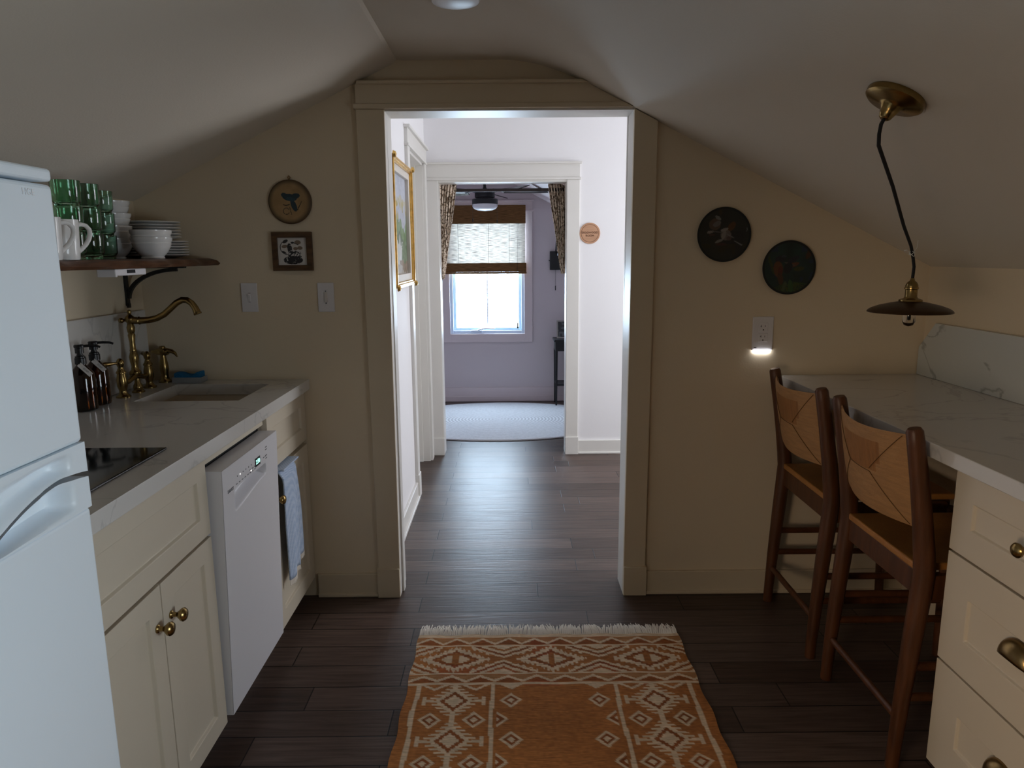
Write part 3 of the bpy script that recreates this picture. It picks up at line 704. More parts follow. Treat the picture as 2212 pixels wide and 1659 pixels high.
# ---- sponge in its dish
o = thing('sponge_dish', (-1.236, -.045, .914), 'small clear plastic dish holding a blue sponge by the sink', 'dish')
b = MB(); ring(b, -1.292, -1.180, -.076, -.016, -1.289, -1.183, -.073, -.019, .9145, .936); b.box(-1.289, -1.183, -.073, -.019, .9145, .917)
b.build('tray', M_tray, o, bevel=.002)
P = []
for i, x in enumerate(np.linspace(-1.284, -1.188, 14)):
    zt = .948 + .007*math.cos((i-1)/12*2*PI)*.7 + (.003 if i > 10 else 0)
    P.append([(x, y, z) for y, z in ((-.071, .919), (-.071, zt-.004), (-.066, zt), (-.026, zt), (-.021, zt-.004), (-.021, .919))])
b = MB().grid(P, True); n = len(b.v); b.f += [[0, 1, 2, 3, 4, 5], [n-6, n-5, n-4, n-3, n-2, n-1]]; b.mi += [0, 0]
o = b.build('sponge', mat('blue_sponge', (.012, .17, .40), .95, bump=.8, bscale=300), smooth=40)
tag(o, 'bright blue wavy sponge lying in the clear dish', 'sponge')
# ---- soap bottles
def bottle(loc, label, ty):
    x, y, z = loc; r = thing('soap_bottle', loc, label, 'soap bottle', 'amber soap bottles by the faucet')
    R_ = .0355
    prof = [(0, .001), (R_-.006, .001), (R_-.001, .004), (R_, .010), (R_, .112), (R_-.002, .120), (.017, .140), (.0135, .145), (.0135, .150), (.0115, .150), (.0115, .146), (R_-.004, .118), (R_-.003, .010), (0, .006)]
    MB().lathe(prof, loc, 36).build('bottle', M_amber, r, smooth=35)
    MB().lathe([(0, .006), (R_-.004, .0095), (R_-.004, .085), (0, .085)], loc, 28).build('liquid', mat('dark_soap', (.02, .008, .003), .2), r, smooth=35)
    MB().lathe([(.0165, .148), (.0165, .166), (.0145, .168), (.0145, .172), (.010, .174), (.008, .180), (.0085, .184)], loc, 28).build('collar', M_blackp, r, smooth=35)
    MB().lathe([(.0125, .182), (.0125, .198), (.0145, .200), (.0145, .206), (.012, .209), (0, .2095)], loc, 24).tube([(x, y, z+.203), (x+.025, y+.014, z+.2035), (x+.040, y+.022, z+.202), (x+.050, y+.028, z+.197)], [.0045, .0042, .0038, .0035], 10).build('pump', M_blackp, r, smooth=40)
    # paper tag hanging from the neck, lying on the shoulder
    a = Vector((.66, .06, -.70)).normalized(); nn = Vector((.30, -.90, .22)); nn = (nn-a*nn.dot(a)).normalized(); w_ = nn.cross(a)
    c0 = Vector((x+.007, y-.0215, z+.150))
    tagm = MB().add([c0-w_*.007, c0+w_*.007, c0+w_*.007+a*.048, c0-w_*.007+a*.048, c0-w_*.007+nn*.001, c0+w_*.007+nn*.001, c0+w_*.007+a*.048+nn*.001, c0-w_*.007+a*.048+nn*.001],
                    [(0, 3, 2, 1), (4, 5, 6, 7), (0, 1, 5, 4), (1, 2, 6, 5), (2, 3, 7, 6), (3, 0, 4, 7)]).build('paper_tag', mat('white_paper', (.62, .58, .55), .8), r)
    up_ = nn.cross(a)
    text('tag_lettering', 'SOAP', frame3(a, up_, c0+a*.027+nn*.0013), .008, M_ink, tagm)
    MB().tube([(x+.006, y-.0135, z+.150), (x+.009, y-.019, z+.157), (x+.0105, y-.0225, z+.149)], .0009, 6).build('tag_string', M_blackp, r)
    return r
bottle((-1.348, -.462, .9145), 'amber soap bottle with black pump, the one nearer the faucet', 0)
bottle((-1.342, -.548, .9145), 'amber soap bottle with black pump half hidden by the refrigerator', 0)
# ---- towel over the sink cabinet's door
to = thing('dish_towel', (CX+.012, -.33, .66), 'blue woven dish towel with white fringe hanging over the sink cabinet door', 'towel')
def towel(y0t, y1t, y0b, y1b, ztop, zbot, xo, seed):
    P = []; rr = random.Random(seed)
    for i, t in enumerate(np.linspace(0, 1, 26)):
        row = []
        for s in np.linspace(0, 1, 20):
            y = (y0t*(1-t)+y0b*t)*(1-s)+(y1t*(1-t)+y1b*t)*s
            z = ztop*(1-t)+zbot*t + .006*math.sin(s*5+seed)*t
            x = CX+.006+xo + .006*math.sin(s*7+seed+t*1.5)*min(1, t*2) + .012*t*(1-t)
            if t < .08: x = CX-.004+xo*.5 + (x-CX+.004-xo*.5)*sm(t/.08); 
            row.append((x, y, z))
        P.append(row)
    return P
for args, nm in (((-.375, -.222, -.320, -.172, .6635, .288, .006, 1), 'towel_panel'), ((-.397, -.250, -.384, -.268, .6625, .258, .020, 4), 'towel_panel')):
    P = towel(*args); b = MB().grid(P); tp = b.build(nm, M_towel, to, smooth=80, solid=.004)
    b = MB()
    for s in range(19):
        p0, p1 = Vector(P[-1][s]), Vector(P[-1][s+1])
        for q in (.2, .7):
            p = p0.lerp(p1, q); b.tube([p, p+Vector((.001, random.uniform(-.002, .002), -.016-random.random()*.006))], .0016, 5)
    b.build('fringe', M_fringe, tp)
MB().box(CX-.016, CX+.030, -.392, -.218, .6575, .6645).build('towel_fold', M_towel, to, bevel=.003)

# ================================================================== OPEN SHELF AND ITS DISHES
SZ = 1.383
P = []
for y in list(np.linspace(-1.25, -.06, 90)) + [-.045, -.032, -.022]:
    e = max(0, (y+.045)/.023); wv = .010*math.sin(y*9)+.005*math.sin(y*23+1)+.003*math.sin(y*51)
    xf = -1.094 + wv; wz = .002*math.sin(y*17)
    P.append([(LX+.001, y, 1.357), (LX+.001, y-.0*e, SZ), (xf-.022-.012*e, y-.010*e, SZ), (xf-.006, y-.006*e, SZ-.006+wz), (xf+.004, y, 1.366+wz), (xf-.004, y, 1.357)])
b = MB().grid(P, True); n = len(b.v); b.f += [list(range(6)), list(range(n-6, n))]; b.mi += [0, 0]
tag(b.build('wall_shelf', M_walnut, smooth=30), 'dark live edge wooden shelf holding glasses and dishes on the left wall', 'shelf')
o = thing('shelf_bracket', (LX, -.115, 1.25), 'black iron bracket with curved brace under the live edge shelf', 'bracket')
MB().box(LX, LX+.007, -.126, -.104, 1.214, 1.350).box(LX+.002, LX+.010, -.123, -.107, 1.206, 1.222).build('wall_bar', M_black, o, bevel=.001)
MB().box(LX, -1.185, -.126, -.104, 1.3495, 1.3565).build('shelf_bar', M_black, o, bevel=.001)
pts = [(-1.402+.185*(1-math.cos(a)), -.115, 1.236+.108*math.sin(a)) for a in np.linspace(.05, PI/2, 14)]
b = MB()
for (p, q) in zip(pts[:-1], pts[1:]):
    d_ = (Vector(q)-Vector(p)).normalized(); nn = Vector((-d_.z, 0, d_.x))*.0065; vs = []
    for pp in (Vector(p)-d_*.001, Vector(q)+d_*.001):
        for sy in (-.007, .007):
            for k in (-1, 1): vs.append(pp+nn*k+Vector((0, sy, 0)))
    b.add(vs, [(0, 1, 3, 2), (4, 6, 7, 5), (0, 2, 6, 4), (1, 5, 7, 3), (0, 4, 5, 1), (2, 3, 7, 6)])
b.build('curved_brace', M_black, o)
MB().lathe([(.004, 0), (.004, -.006), (0, -.007)], (-1.235, -.115, 1.3495), 12).build('screw', M_black, o)
o = thing('display_unit', (-1.125, -.65, 1.34), 'slim white plastic unit with a small dark display under the wooden shelf', 'electronic device')
MB().box(-1.150, -1.103, -.7250, -.560, 1.3375, 1.3565).build('body', M_plast, o, bevel=.003)
MB().box(-1.153, -1.0995, -.737, -.7255, 1.3345, 1.3565).build('end_block', M_plast, o, bevel=.003)
MB().box(-1.1035, -1.1015, -.670, -.626, 1.344, 1.354).build('display', M_seam, o)

# green tumblers, stacked three high in four stacks
def tumbler(z0, loc):
    x, y = loc
    return MB().lathe([(0, z0+.0), (.028, z0), (.0295, z0+.002), (.0305, z0+.012), (.0355, z0+.020), (.0372, z0+.074), (.0368, z0+.0755), (.0352, z0+.075), (.0336, z0+.022), (.028, z0+.014), (0, z0+.011)], (x, y, 0), 40)
stacks = [((-1.222, -.632), 'in the stack at the centre front'),
          ((-1.303, -.412), 'in the stack beside the white bowls'),
          ((-1.305, -.585), 'in the rear left stack against the wall'),
          ((-1.212, -.738), 'in the stack just behind the white mugs')]
g0 = None
for (x, y), wh in stacks:
    for k, tier in enumerate(('bottom', 'middle', 'top')):
        lab = f'green drinking glass, {tier} one {wh}'
        if g0 is None:
            g0 = MB().lathe([(0, .0004), (.028, .0004), (.0295, .002), (.0305, .012), (.0355, .020), (.0372, .074), (.0368, .0755), (.0352, .075), (.0336, .022), (.028, .014), (0, .011)], (0, 0, 0), 40).build('drinking_glass', M_green, smooth=40)
            g = g0
        else: g = g0.copy(); COL.objects.link(g)
        g.location = (x, y, SZ+.0691*k); g.rotation_euler = (0, 0, random.random()*3)
        tag(g, lab, 'glass', 'green glasses stacked on the wooden shelf')
# mugs
def mug(loc, label):
    x, y, z = loc; m = thing('coffee_mug', loc, label, 'mug', 'white mugs on the wooden shelf')
    MB().lathe([(0, .0005), (.036, .0005), (.038, .003), (.0395, .02), (.043, .100), (.0428, .103), (.0405, .103), (.0375, .02), (.034, .006), (0, .005)], loc, 40).build('mug_body', M_cer, m, smooth=40)
    d = Vector((.45, .89, 0)).normalized(); P = []
    for r_, h in ((.040, .090), (.055, .093), (.068, .090), (.077, .080), (.078, .068), (.073, .054), (.063, .040), (.050, .028), (.0385, .020)): P.append(Vector(loc)+d*r_+Vector((0, 0, h)))
    MB().tube(P, [.0062, .0058, .0055, .0055, .0055, .0055, .0055, .0058, .0062], 12, flat=1.35, up=(0, 0, 1)).build('handle', M_cer, m, smooth=60)
mug((-1.160, -.865, SZ), 'white mug with its whole handle showing in front of the green glasses')
mug((-1.128, -.990, SZ), 'white mug half hidden by the refrigerator, handle overlapping the other mug')
# bowls
def bowl_mesh(): return MB().lathe([(0, .0005), (.036, .0005), (.037, .004), (.034, .008), (.046, .020), (.056, .038), (.0605, .0505), (.0590, .053), (.0635, .062), (.0640, .070), (.0620, .070), (.0570, .040), (.045, .022), (.033, .013), (0, .011)], (0, 0, 0), 44)
bw = bowl_mesh().build('bowl', M_cer, smooth=45); first = True
for k, lab in enumerate(('lower of the two white bowls in front of the plates', 'upper of the two white bowls in front of the plates')):
    q = bw if first else bw.copy()
    if not first: COL.objects.link(q)
    first = False; q.location = (-1.188, -.338, SZ+.024*k); tag(q, lab, 'bowl', 'white bowls on the wooden shelf')
for k, w_ in enumerate(('bottom', 'second from bottom', 'second from top', 'top')):
    q = bw.copy(); COL.objects.link(q); q.location = (-1.338, -.300, SZ+.0405*k)
    tag(q, f'white bowl, {w_} in the tall stack between green glasses and plates', 'bowl', 'white bowls on the wooden shelf')
# plates
def plate(R_): return MB().lathe([(0, .0005), (R_*.55, .0005), (R_*.58, .002), (R_*.62, .0035), (R_, .0125), (R_, .0148), (R_*.98, .0148), (R_*.62, .006), (R_*.56, .0045), (0, .004)], (0, 0, 0), 64)
names = ('bottom', 'second', 'third', 'fourth', 'fifth', 'sixth')
pd, ps = plate(.117).build('plate', M_cer, smooth=40), plate(.099).build('plate', M_cer, smooth=40)
for k in range(6):
    q = pd if k == 0 else pd.copy()
    if k: COL.objects.link(q)
    q.location = (-1.288, -.123, SZ+.0095*k+.0003); tag(q, f'white dinner plate, {names[k]} from the shelf in the corner stack', 'plate', 'white plates stacked on the shelf')
for k in range(6):
    q = ps if k == 0 else ps.copy()
    if k: COL.objects.link(q)
    q.location = (-1.292, -.123, SZ+.064+.0105*k); tag(q, f'small white plate, {"top" if k == 5 else names[k]+" of the smaller ones" if k else "lowest of the smaller ones"} on the plate stack', 'plate', 'white plates stacked on the shelf')

# ================================================================== THINGS ON THE END WALL
WY = .002
# round plaque with a blue-green bird
o = thing('wall_plaque', (-.820, WY, 1.589), 'round tan wooden plaque with a dark blue bird, above the framed print', 'wall plaque')
MB().lathe([(0, 0), (.080, 0), (.0815, .004), (.0805, .010), (.076, .013)], (-.820, WY, 1.589), 72, (0, -1, 0)).build('rim', mat('plaque_bark', (.09, .048, .018), .5, var=.3, vscale=30), o, smooth=40)
def f_plaque(x, y):
    n_ = vnoise(x, y, 4, 1); c = np.stack([.30+.10*n_, .185+.07*n_, .075+.04*n_], -1)
    edge = np.clip((np.hypot(x, y)-.80)/.2, 0, 1)[:, None]; c = c*(1-edge*.75)
    bird = (ell(x, y, .02, .20, .36, .17, -.15) < 1) | (ell(x, y, -.27, .33, .13, .10) < 1) | (ell(x, y, .20, -.18, .13, .30, .35) < 1) | (ell(x, y, .30, .27, .22, .13, .2) < 1)
    c[bird] = (.012, .035, .05); c[(ell(x, y, .05, .12, .22, .10, -.2) < 1)] = (.022, .06, .075)
    tw = (np.abs(y+.12-.05*np.sin(x*9)) < .025) & (x > -.32) & (x < .0) | (np.abs((x-.42)-(y+.3)*.55) < .022) & (y > -.42) & (y < .02) | (np.abs(np.hypot(x+.18, y+.45)-.15) < .018) & (x < -.05) | (np.abs(x-.02+.2*(y+.4)) < .015) & (y > -.62) & (y < -.25)
    c[tw] = (.03, .022, .012); return c
painted_disc('bird_picture', M_paint, (-.820, WY-.0131, 1.589), .0765, (0, -1, 0), f_plaque, o)
MB().tube([(-.820, WY-.006, 1.668), (-.823, WY-.006, 1.678), (-.818, WY-.007, 1.684), (-.814, WY-.006, 1.677), (-.820, WY-.006, 1.669)], .0018, 8).build('hanger', M_brassd, o)
# framed print
o = thing('framed_print', (-.820, WY, 1.407), 'small square wood framed black and brown botanical print under the round plaque', 'picture')
px0, px1, pz0, pz1 = -.897, -.746, 1.334, 1.4785; fw_ = .021
b = MB()
for q in ([(px0, pz0), (px1, pz0), (px1-fw_, pz0+fw_), (px0+fw_, pz0+fw_)], [(px1, pz0), (px1, pz1), (px1-fw_, pz1-fw_), (px1-fw_, pz0+fw_)], [(px1, pz1), (px0, pz1), (px0+fw_, pz1-fw_), (px1-fw_, pz1-fw_)], [(px0, pz1), (px0, pz0), (px0+fw_, pz0+fw_), (px0+fw_, pz1-fw_)]): b.prism(q, 'Y', WY-.018, WY)
b.build('frame', M_fwood, o, bevel=.0015)
def f_print(s, t):
    x, y = s*2-1, 1-2*t; c = np.full(s.shape+(3,), (.62, .60, .58))
    n_ = vnoise(x, y, 16, 3); blk = np.zeros(s.shape, bool); br = np.zeros(s.shape, bool)
    blk |= (ell(x, y, .02, -.62, .66, .30) < 1) & (vnoise(x, y*.3, 26, 5) > .22)
    blk |= (ell(x, y, -.18, .22, .16, .36, .1) < 1) & (n_ > .2)
    blk |= (ell(x, y, .10, -.25, .42, .30) < 1) & (n_ > .42)
    blk |= (ell(x, y, .50, -.35, .10, .34) < 1) & (n_ > .35)
    blk |= (ell(x, y, -.46, .72, .20, .11, .5) < 1) | (ell(x, y, .02, .62, .12, .07) < 1) | (ell(x, y, -.56, -.06, .17, .06, -.5) < 1)
    blk |= (np.abs(np.hypot(x+.32, y-.28)-.50) < .025) & (x < -.32)
    blk |= (np.abs(y-.62+.5*(x-.1)) < .03) & (x > 0) & (x < .42)
    br |= (ell(x, y, .38, .64, .22, .15) < 1) | (ell(x, y, -.52, .36, .20, .12, .2) < 1) | (ell(x, y, .52, .24, .18, .13) < 1) | (ell(x, y, .22, .20, .15, .12) < 1)
    c[br] = (.20, .14, .10); c[blk] = (.018, .016, .020); return c
painted_rect('print', M_paint, (px0+fw_-.001, WY-.0095, pz1-fw_+.001), (px1-px0-2*fw_+.002, 0, 0), (0, 0, -(pz1-pz0-2*fw_+.002)), 110, 110, f_print, o)
# switch plates
def plate_wall(x0, x1, z0, z1, name, label, cat):
    o = thing(name, ((x0+x1)/2, WY, (z0+z1)/2), label, cat)
    MB().box(x0, x1, WY-.006, WY, z0, z1).build('cover_plate', M_plast, o, bevel=.0025, seg=3); return o
o = plate_wall(-1.030, -.968, 1.178, 1.289, 'wall_switch', 'white wall switch plate with a short dark toggle mark, nearer the sink', 'light switch')
MB().box(-1.004, -.994, WY-.0085, WY-.0055, 1.218, 1.249).build('toggle_slot', M_plast, o, bevel=.001)
MB().box(-1.003, -.995, WY-.013, WY-.008, 1.238, 1.2475).build('toggle', M_plast, o, bevel=.001)
MB().box(-1.003, -.993, WY-.0062, WY-.0058, 1.2495, 1.2510).box(-1.003, -1.0015, WY-.0062, WY-.0058, 1.2455, 1.2510).build('upper_mark', M_ink, o)
MB().box(-1.003, -.995, WY-.0062, WY-.0058, 1.2155, 1.2172).build('lower_mark', M_ink, o)
o = plate_wall(-.737, -.674, 1.176, 1.288, 'wall_switch', 'white wall switch plate with a tall rocker, nearer the doorway', 'light switch')
MB().box(-.712, -.699, WY-.010, WY-.0055, 1.214, 1.252).build('rocker', mat('almond_plastic', (.62, .58, .55), .35), o, bevel=.0015)
for z in (1.2555, 1.2095): MB().lathe([(.0028, 0), (.002, .001), (0, .0012)], (-.7055, WY-.006, z), 12, (0, -1, 0)).build('screw', M_ink, o)
# dark bird plates
def f_bird1(x, y):
    n_ = vnoise(x, y, 3, 8); c = np.stack([.010+.010*n_, .010+.012*n_, .009+.008*n_], -1)
    g_ = vnoise(x, y, 5, 12); c[(y < -.35) & (g_ > .5)] = (.022, .018, .006)
    def put(m, col): c[m] = col
    put(ell(x, y, .28, .30, .12, .20, -.6) < 1, (.075, .030, .008)); put(ell(x, y, -.17, .85, .07, .13) < 1, (.035, .022, .010))
    put(ell(x, y, -.36, .38, .22, .22, .5) < 1, (.085, .055, .038)); put(ell(x, y, -.25, .62, .14, .06, -.6) < 1, (.17, .16, .15)); put(ell(x, y, -.28, .40, .16, .10, .5) < 1, (.14, .12, .11))
    put(ell(x, y, -.52, .10, .13, .05, .1) < 1, (.21, .18, .16)); put(ell(x, y, -.25, .10, .2, .02, -.1) < 1, (.10, .09, .09)); put(ell(x, y, -.46, -.0, .12, .045) < 1, (.055, .025, .02))
    put(ell(x, y, .08, -.02, .20, .20, -.3) < 1, (.125, .10, .088)); put(ell(x, y, .02, .18, .15, .06, .3) < 1, (.23, .21, .19)); put(ell(x, y, -.0, -.02, .08, .17, -.3) < 1, (.21, .185, .165))
    put(ell(x, y, .24, -.05, .20, .025, -.5) < 1, (.16, .14, .14)); put(ell(x, y, .20, -.14, .10, .08) < 1, (.08, .052, .045)); put(ell(x, y, -.18, -.24, .17, .05, .35) < 1, (.18, .17, .16))
    put(ell(x, y, -.1, -.36, .22, .05) < 1, (.05, .018, .016)); put(ell(x, y, .55, -.32, .17, .022, -.55) < 1, (.20, .19, .19)); put(ell(x, y, .86, .18, .012, .08) < 1, (.17, .17, .18))
    return c
def f_bird2(x, y):
    n_ = vnoise(x, y, 3.2, 21); c = np.stack([.006+.006*n_, .016+.018*n_, .014+.018*n_], -1)
    bl = (vnoise(x, y, 4.5, 33) > .62) & (np.abs(x) > .45); c[bl] = (.010, .022, .045)
    def put(m, col): c[m] = col
    for k in range(16):
        a = -2.7+k*.17; put((ell(x, y, .05+.45*math.cos(a), -.55+.38*math.sin(a), .30, .022, a) < 1), (.030+.01*(k % 3), .050+.012*(k % 2), .012))
    put(ell(x, y, -.33, .32, .22, .13, .3) < 1, (.014, .015, .022)); put(ell(x, y, .15, .30, .26, .10, .5) < 1, (.016, .017, .026))
    put(ell(x, y, -.40, -.06, .19, .30, .12) < 1, (.105, .040, .016)); put(ell(x, y, -.31, -.10, .10, .16) < 1, (.085, .020, .010)); put(ell(x, y, -.30, -.42, .11, .24, .2) < 1, (.060, .026, .012))
    put(ell(x, y, .14, .09, .27, .085, .30) < 1, (.10, .035, .018)); put(ell(x, y, .03, .14, .22, .03, -.3) < 1, (.09, .07, .06)); put(ell(x, y, -.02, -.02, .16, .22, -.5) < 1, (.010, .013, .016))
    put(ell(x, y, .40, -.05, .20, .08, .1) < 1, (.045, .045, .012)); put(ell(x, y, -.68, .10, .05, .40, .35) < 1, (.035, .045, .014)); put(ell(x, y, .75, .55, .10, .26, -.4) < 1, (.055, .022, .008))
    put(ell(x, y, -.20, .43, .11, .05) < 1, (.030, .036, .05)); put(ell(x, y, .10, -.72, .09, .26, .1) < 1, (.030, .075, .022)); put(ell(x, y, -.15, -.72, .07, .20, -.3) < 1, (.055, .075, .035))
    return c
for (x, z, lab, fn) in ((.813, 1.456, 'dark round bird plate, higher of two, nearer the doorway', f_bird1), (1.066, 1.331, 'dark round bird plate, lower of two, above the outlet', f_bird2)):
    o = thing('decorative_plate', (x, WY, z), lab, 'decorative plate', 'dark bird plates on the end wall')
    MB().lathe([(0, .0), (.060, 0), (.066, .004), (.1005, .013), (.1020, .0155), (.1010, .0165), (.0988, .0165), (.085, .0138), (.05, .0105), (0, .0090)], (x, WY, z), 96, (0, -1, 0)).build('rim', mat('dark_plate_rim', (.006, .010, .010), .35), o, smooth=35)
    painted_disc('bird_picture', M_paint, (x, WY-.0162, z), .0995, (0, -1, 0), fn, o, dome=-.006)
# outlet with night light
o = plate_wall(.943, 1.024, 1.013, 1.144, 'outlet', 'white double outlet plate with a lit night light along its bottom', 'outlet')
for zc in (1.103, 1.063):
    MB().box(.966, 1.002, WY-.0075, WY-.0055, zc-.017, zc+.017).build('receptacle', M_plast, o, bevel=.0015)
    MB().box(.9755, .977, WY-.0079, WY-.0074, zc, zc+.009).box(.972, .9765, WY-.0079, WY-.0074, zc+.0035, zc+.0055).box(.990, .9915, WY-.0079, WY-.0074, zc+.001, zc+.008).lathe([(.0026, 0), (.0026, .0005)], (.984, WY-.0074, zc-.010), 12, (0, -1, 0)).build('outlet_slot', M_seam, o)
MB().box(.951, .961, WY-.0066, WY-.0058, 1.0215, 1.0245).build('light_sensor', M_seam, o)
MB().box(.950, 1.017, WY-.0085, WY-.002, 1.0085, 1.0128).build('night_light', mat('night_light_strip', (.97, .98, 1), emit=22), o)

# ================================================================== RIGHT SIDE OF THE KITCHEN
o = MB().box(1.059, RX-.001, -1.72, -.002, .8755, .914).build('desk_countertop', M_quartz, bevel=.002)
tag(o, 'white quartz countertop on the right with two stools tucked under it', 'countertop')
o = MB().prism([(-1.72, .9145), (-.004, .9145), (-.004, 1.022), (-.098, 1.122), (-1.72, 1.122)], 'X', RX-.020, RX-.001).build('desk_backsplash', M_marble, bevel=.0015)
tag(o, 'grey veined marble backsplash along the right wall above the countertop', 'backsplash')
DXR = 1.092
c = thing('drawer_cabinet', (1.35, -1.36, 0), 'cream three drawer cabinet under the right countertop, brass pulls', 'cabinet')
MB().box(DXR+.021, RX-.004, -1.63, -1.078, .05, .8745).box(DXR+.08, RX-.004, -1.63, -1.085, 0, .05).build('carcass', M_cab, c)
for z0, z1, fr in ((.660, .870, .072), (.366, .654, .090), (.070, .360, .100)):
    dr = MB().shaker(DXR, -1, -1.630, -1.080, z0, z1, fr=fr, dp=.007).build('drawer', M_cab, c, bevel=.0015)
    if z0 > .6: knob(DXR, -1.345, .768, -1, dr)
    else:
        zc = .537 if z0 > .3 else .243; yc = -1.345; b = MB(); P = []
        for i, a in enumerate(np.linspace(0, PI, 25)):           # bin pull: quarter shell open below
            row = []
            for e in np.linspace(0, PI/2, 10):
                row.append((DXR+.007-.031*math.sin(e)**.8*math.sin(a)**.55, yc-.047*math.cos(a), zc-.018+.040*math.cos(e)*math.sin(a)**.6 - .012*(1-math.sin(a)) + .0))
            P.append(row)
        b.grid(P); b.build('cup_pull', M_brassd, dr, smooth=60, solid=.0022)
# ---- bar stools
def stool(loc, label):
    r = thing('bar_stool', loc, label, 'bar stool', 'bar stools at the right countertop')
    x, y, z = loc; yl, yr = y-.205, y+.205                        # near and far post
    def px(h):                                                    # rear legs kick back below the seat and lean back above it
        return x + (-.022+.036*min(h/.56, 1)**1.3 if h < .56 else .014-.064*((h-.56)/.40)**1.25)
    for yy in (yl, yr):
        hs = [0, .06, .2, .38, .50, .57, .62, .72, .82, .91, .945, .953]; ra = [.0175, .018, .021, .0245, .0265, .0268, .0262, .0245, .0228, .0218, .0208, .016]
        MB().tube([(px(h), yy, h) for h in hs], ra, 14, flat=.95, up=(1, 0, 0)).build('rear_leg', M_sw, r, smooth=50)
        MB().tube([(x+.425, yy-.005*np.sign(yy-y), .0), (x+.420, yy, .30), (x+.412, yy, .545)], [.0155, .019, .021], 14).build('front_leg', M_sw, r, smooth=50)
    # seat: leather pad on a frame
    P = []
    for s in np.linspace(0, 1, 15):
        row = []
        for t in np.linspace(0, 1, 15):
            X = x+.000+.440*t; Y = yl+.020+(.370)*s
            row.append((X, Y, .583-.012*math.sin(s*PI)*math.sin(min(t*1.3, 1)*PI)))
        P.append(row)
    b = MB().grid(P); lo = [[(q[0], q[1], .562) for q in row] for row in P]; b.grid(lo)
    per = lambda G: G[0][:-1]+[row[-1] for row in G[:-1]]+G[-1][:0:-1]+[row[0] for row in G[:0:-1]]
    b.grid([per(P), per(lo)], True); b.build('seat', M_seat, r, smooth=40, bevel=.005, seg=3)
    b = MB().box(x+.004, x+.026, yl+.02, yr-.02, .495, .5615); b.build('rear_apron', M_sw, r, bevel=.002)
    MB().box(x+.400, x+.424, yl+.02, yr-.02, .495, .5615).build('front_apron', M_sw, r, bevel=.002)
    for yy in (yl, yr): MB().box(x+.03, x+.40, yy-.011, yy+.011, .495, .5615).build('side_apron', M_sw, r, bevel=.002)
    MB().tube([(px(.145), yl, .145), (px(.145), yr, .145)], .0125, 12, flat=.8).build('stretcher', M_sw, r, smooth=50)
    for yy in (yl, yr):
        MB().tube([(px(.30), yy, .30), (x+.420, yy, .30)], .0115, 12).build('stretcher', M_sw, r, smooth=50)
        MB().tube([(px(.21), yy, .21), (x+.422, yy, .21)], .0115, 12).build('stretcher', M_sw, r, smooth=50)
    MB().tube([(x+.420, yl, .25), (x+.420, yr, .25)], .0125, 12).build('foot_rail', M_sw, r, smooth=50)
    # woven back: bowed panel, four wedges of rush meeting in an envelope pattern
    b = MB(); ns, nt_ = 25, 21; zt, zb = .932, .682
    def bp(s, t, side):
        Y = yl+.012+(yr-yl-.024)*s; h = zt*(1-t)+zb*t - .012*math.sin(s*PI)*(1-t) - .004*math.sin(s*PI)*t
        bow = .046*math.sin(s*PI)**.9
        puff = .011*(math.sin(t*PI)**.45 if 0 < t < 1 else 0)
        return (px(h) - bow + side*puff, Y, h)
    F = [[bp(s, t, -1) for s in np.linspace(0, 1, ns)] for t in np.linspace(0, 1, nt_)]
    K = [[bp(s, t, 1) for s in np.linspace(0, 1, ns)] for t in np.linspace(0, 1, nt_)]
    for G in (F, K):
        o0 = len(b.v); b.v += [q for row in G for q in row]
        for i in range(nt_-1):
            for j in range(ns-1):
                b.f.append((o0+i*ns+j, o0+i*ns+j+1, o0+(i+1)*ns+j+1, o0+(i+1)*ns+j))
                s, t = (j+.5)/(ns-1), (i+.5)/(nt_-1)
                d = min(s, 1-s)*1.55; e = min(t, 1-t)
                b.mi.append(1 if (e < d and t < .5 and abs(s-.5) < .24 + .0*t and t > .16) or (e < d and t < .5 and t <= .16 and False) else 0)
    bk = b.build('backrest', [M_rush, M_rushd], r, smooth=60)
    # seams of the weave
    def on(s, t): q = bp(s, t, -1); return (q[0]-.0012, q[1], q[2])
    sb = MB()
    for A, B_ in (((.06, .98), (.36, .52)), ((.06, .02), (.36, .48)), ((.36, .52), (.64, .5)), ((.94, .98), (.64, .5)), ((.94, .02), (.64, .5))):
        sb.tube([on(A[0]*(1-q)+B_[0]*q, A[1]*(1-q)+B_[1]*q) for q in np.linspace(0, 1, 9)], .0011, 6)
    sb.build('weave_seam', mat('dark_rush', (.12, .055, .018), .8), bk)
    return r
stool((1.058, -.283, 0), 'walnut bar stool with woven rush back, farther one, against the end wall')
stool((1.058, -.820, 0), 'walnut bar stool with woven rush back, nearer one, beside the drawer cabinet')

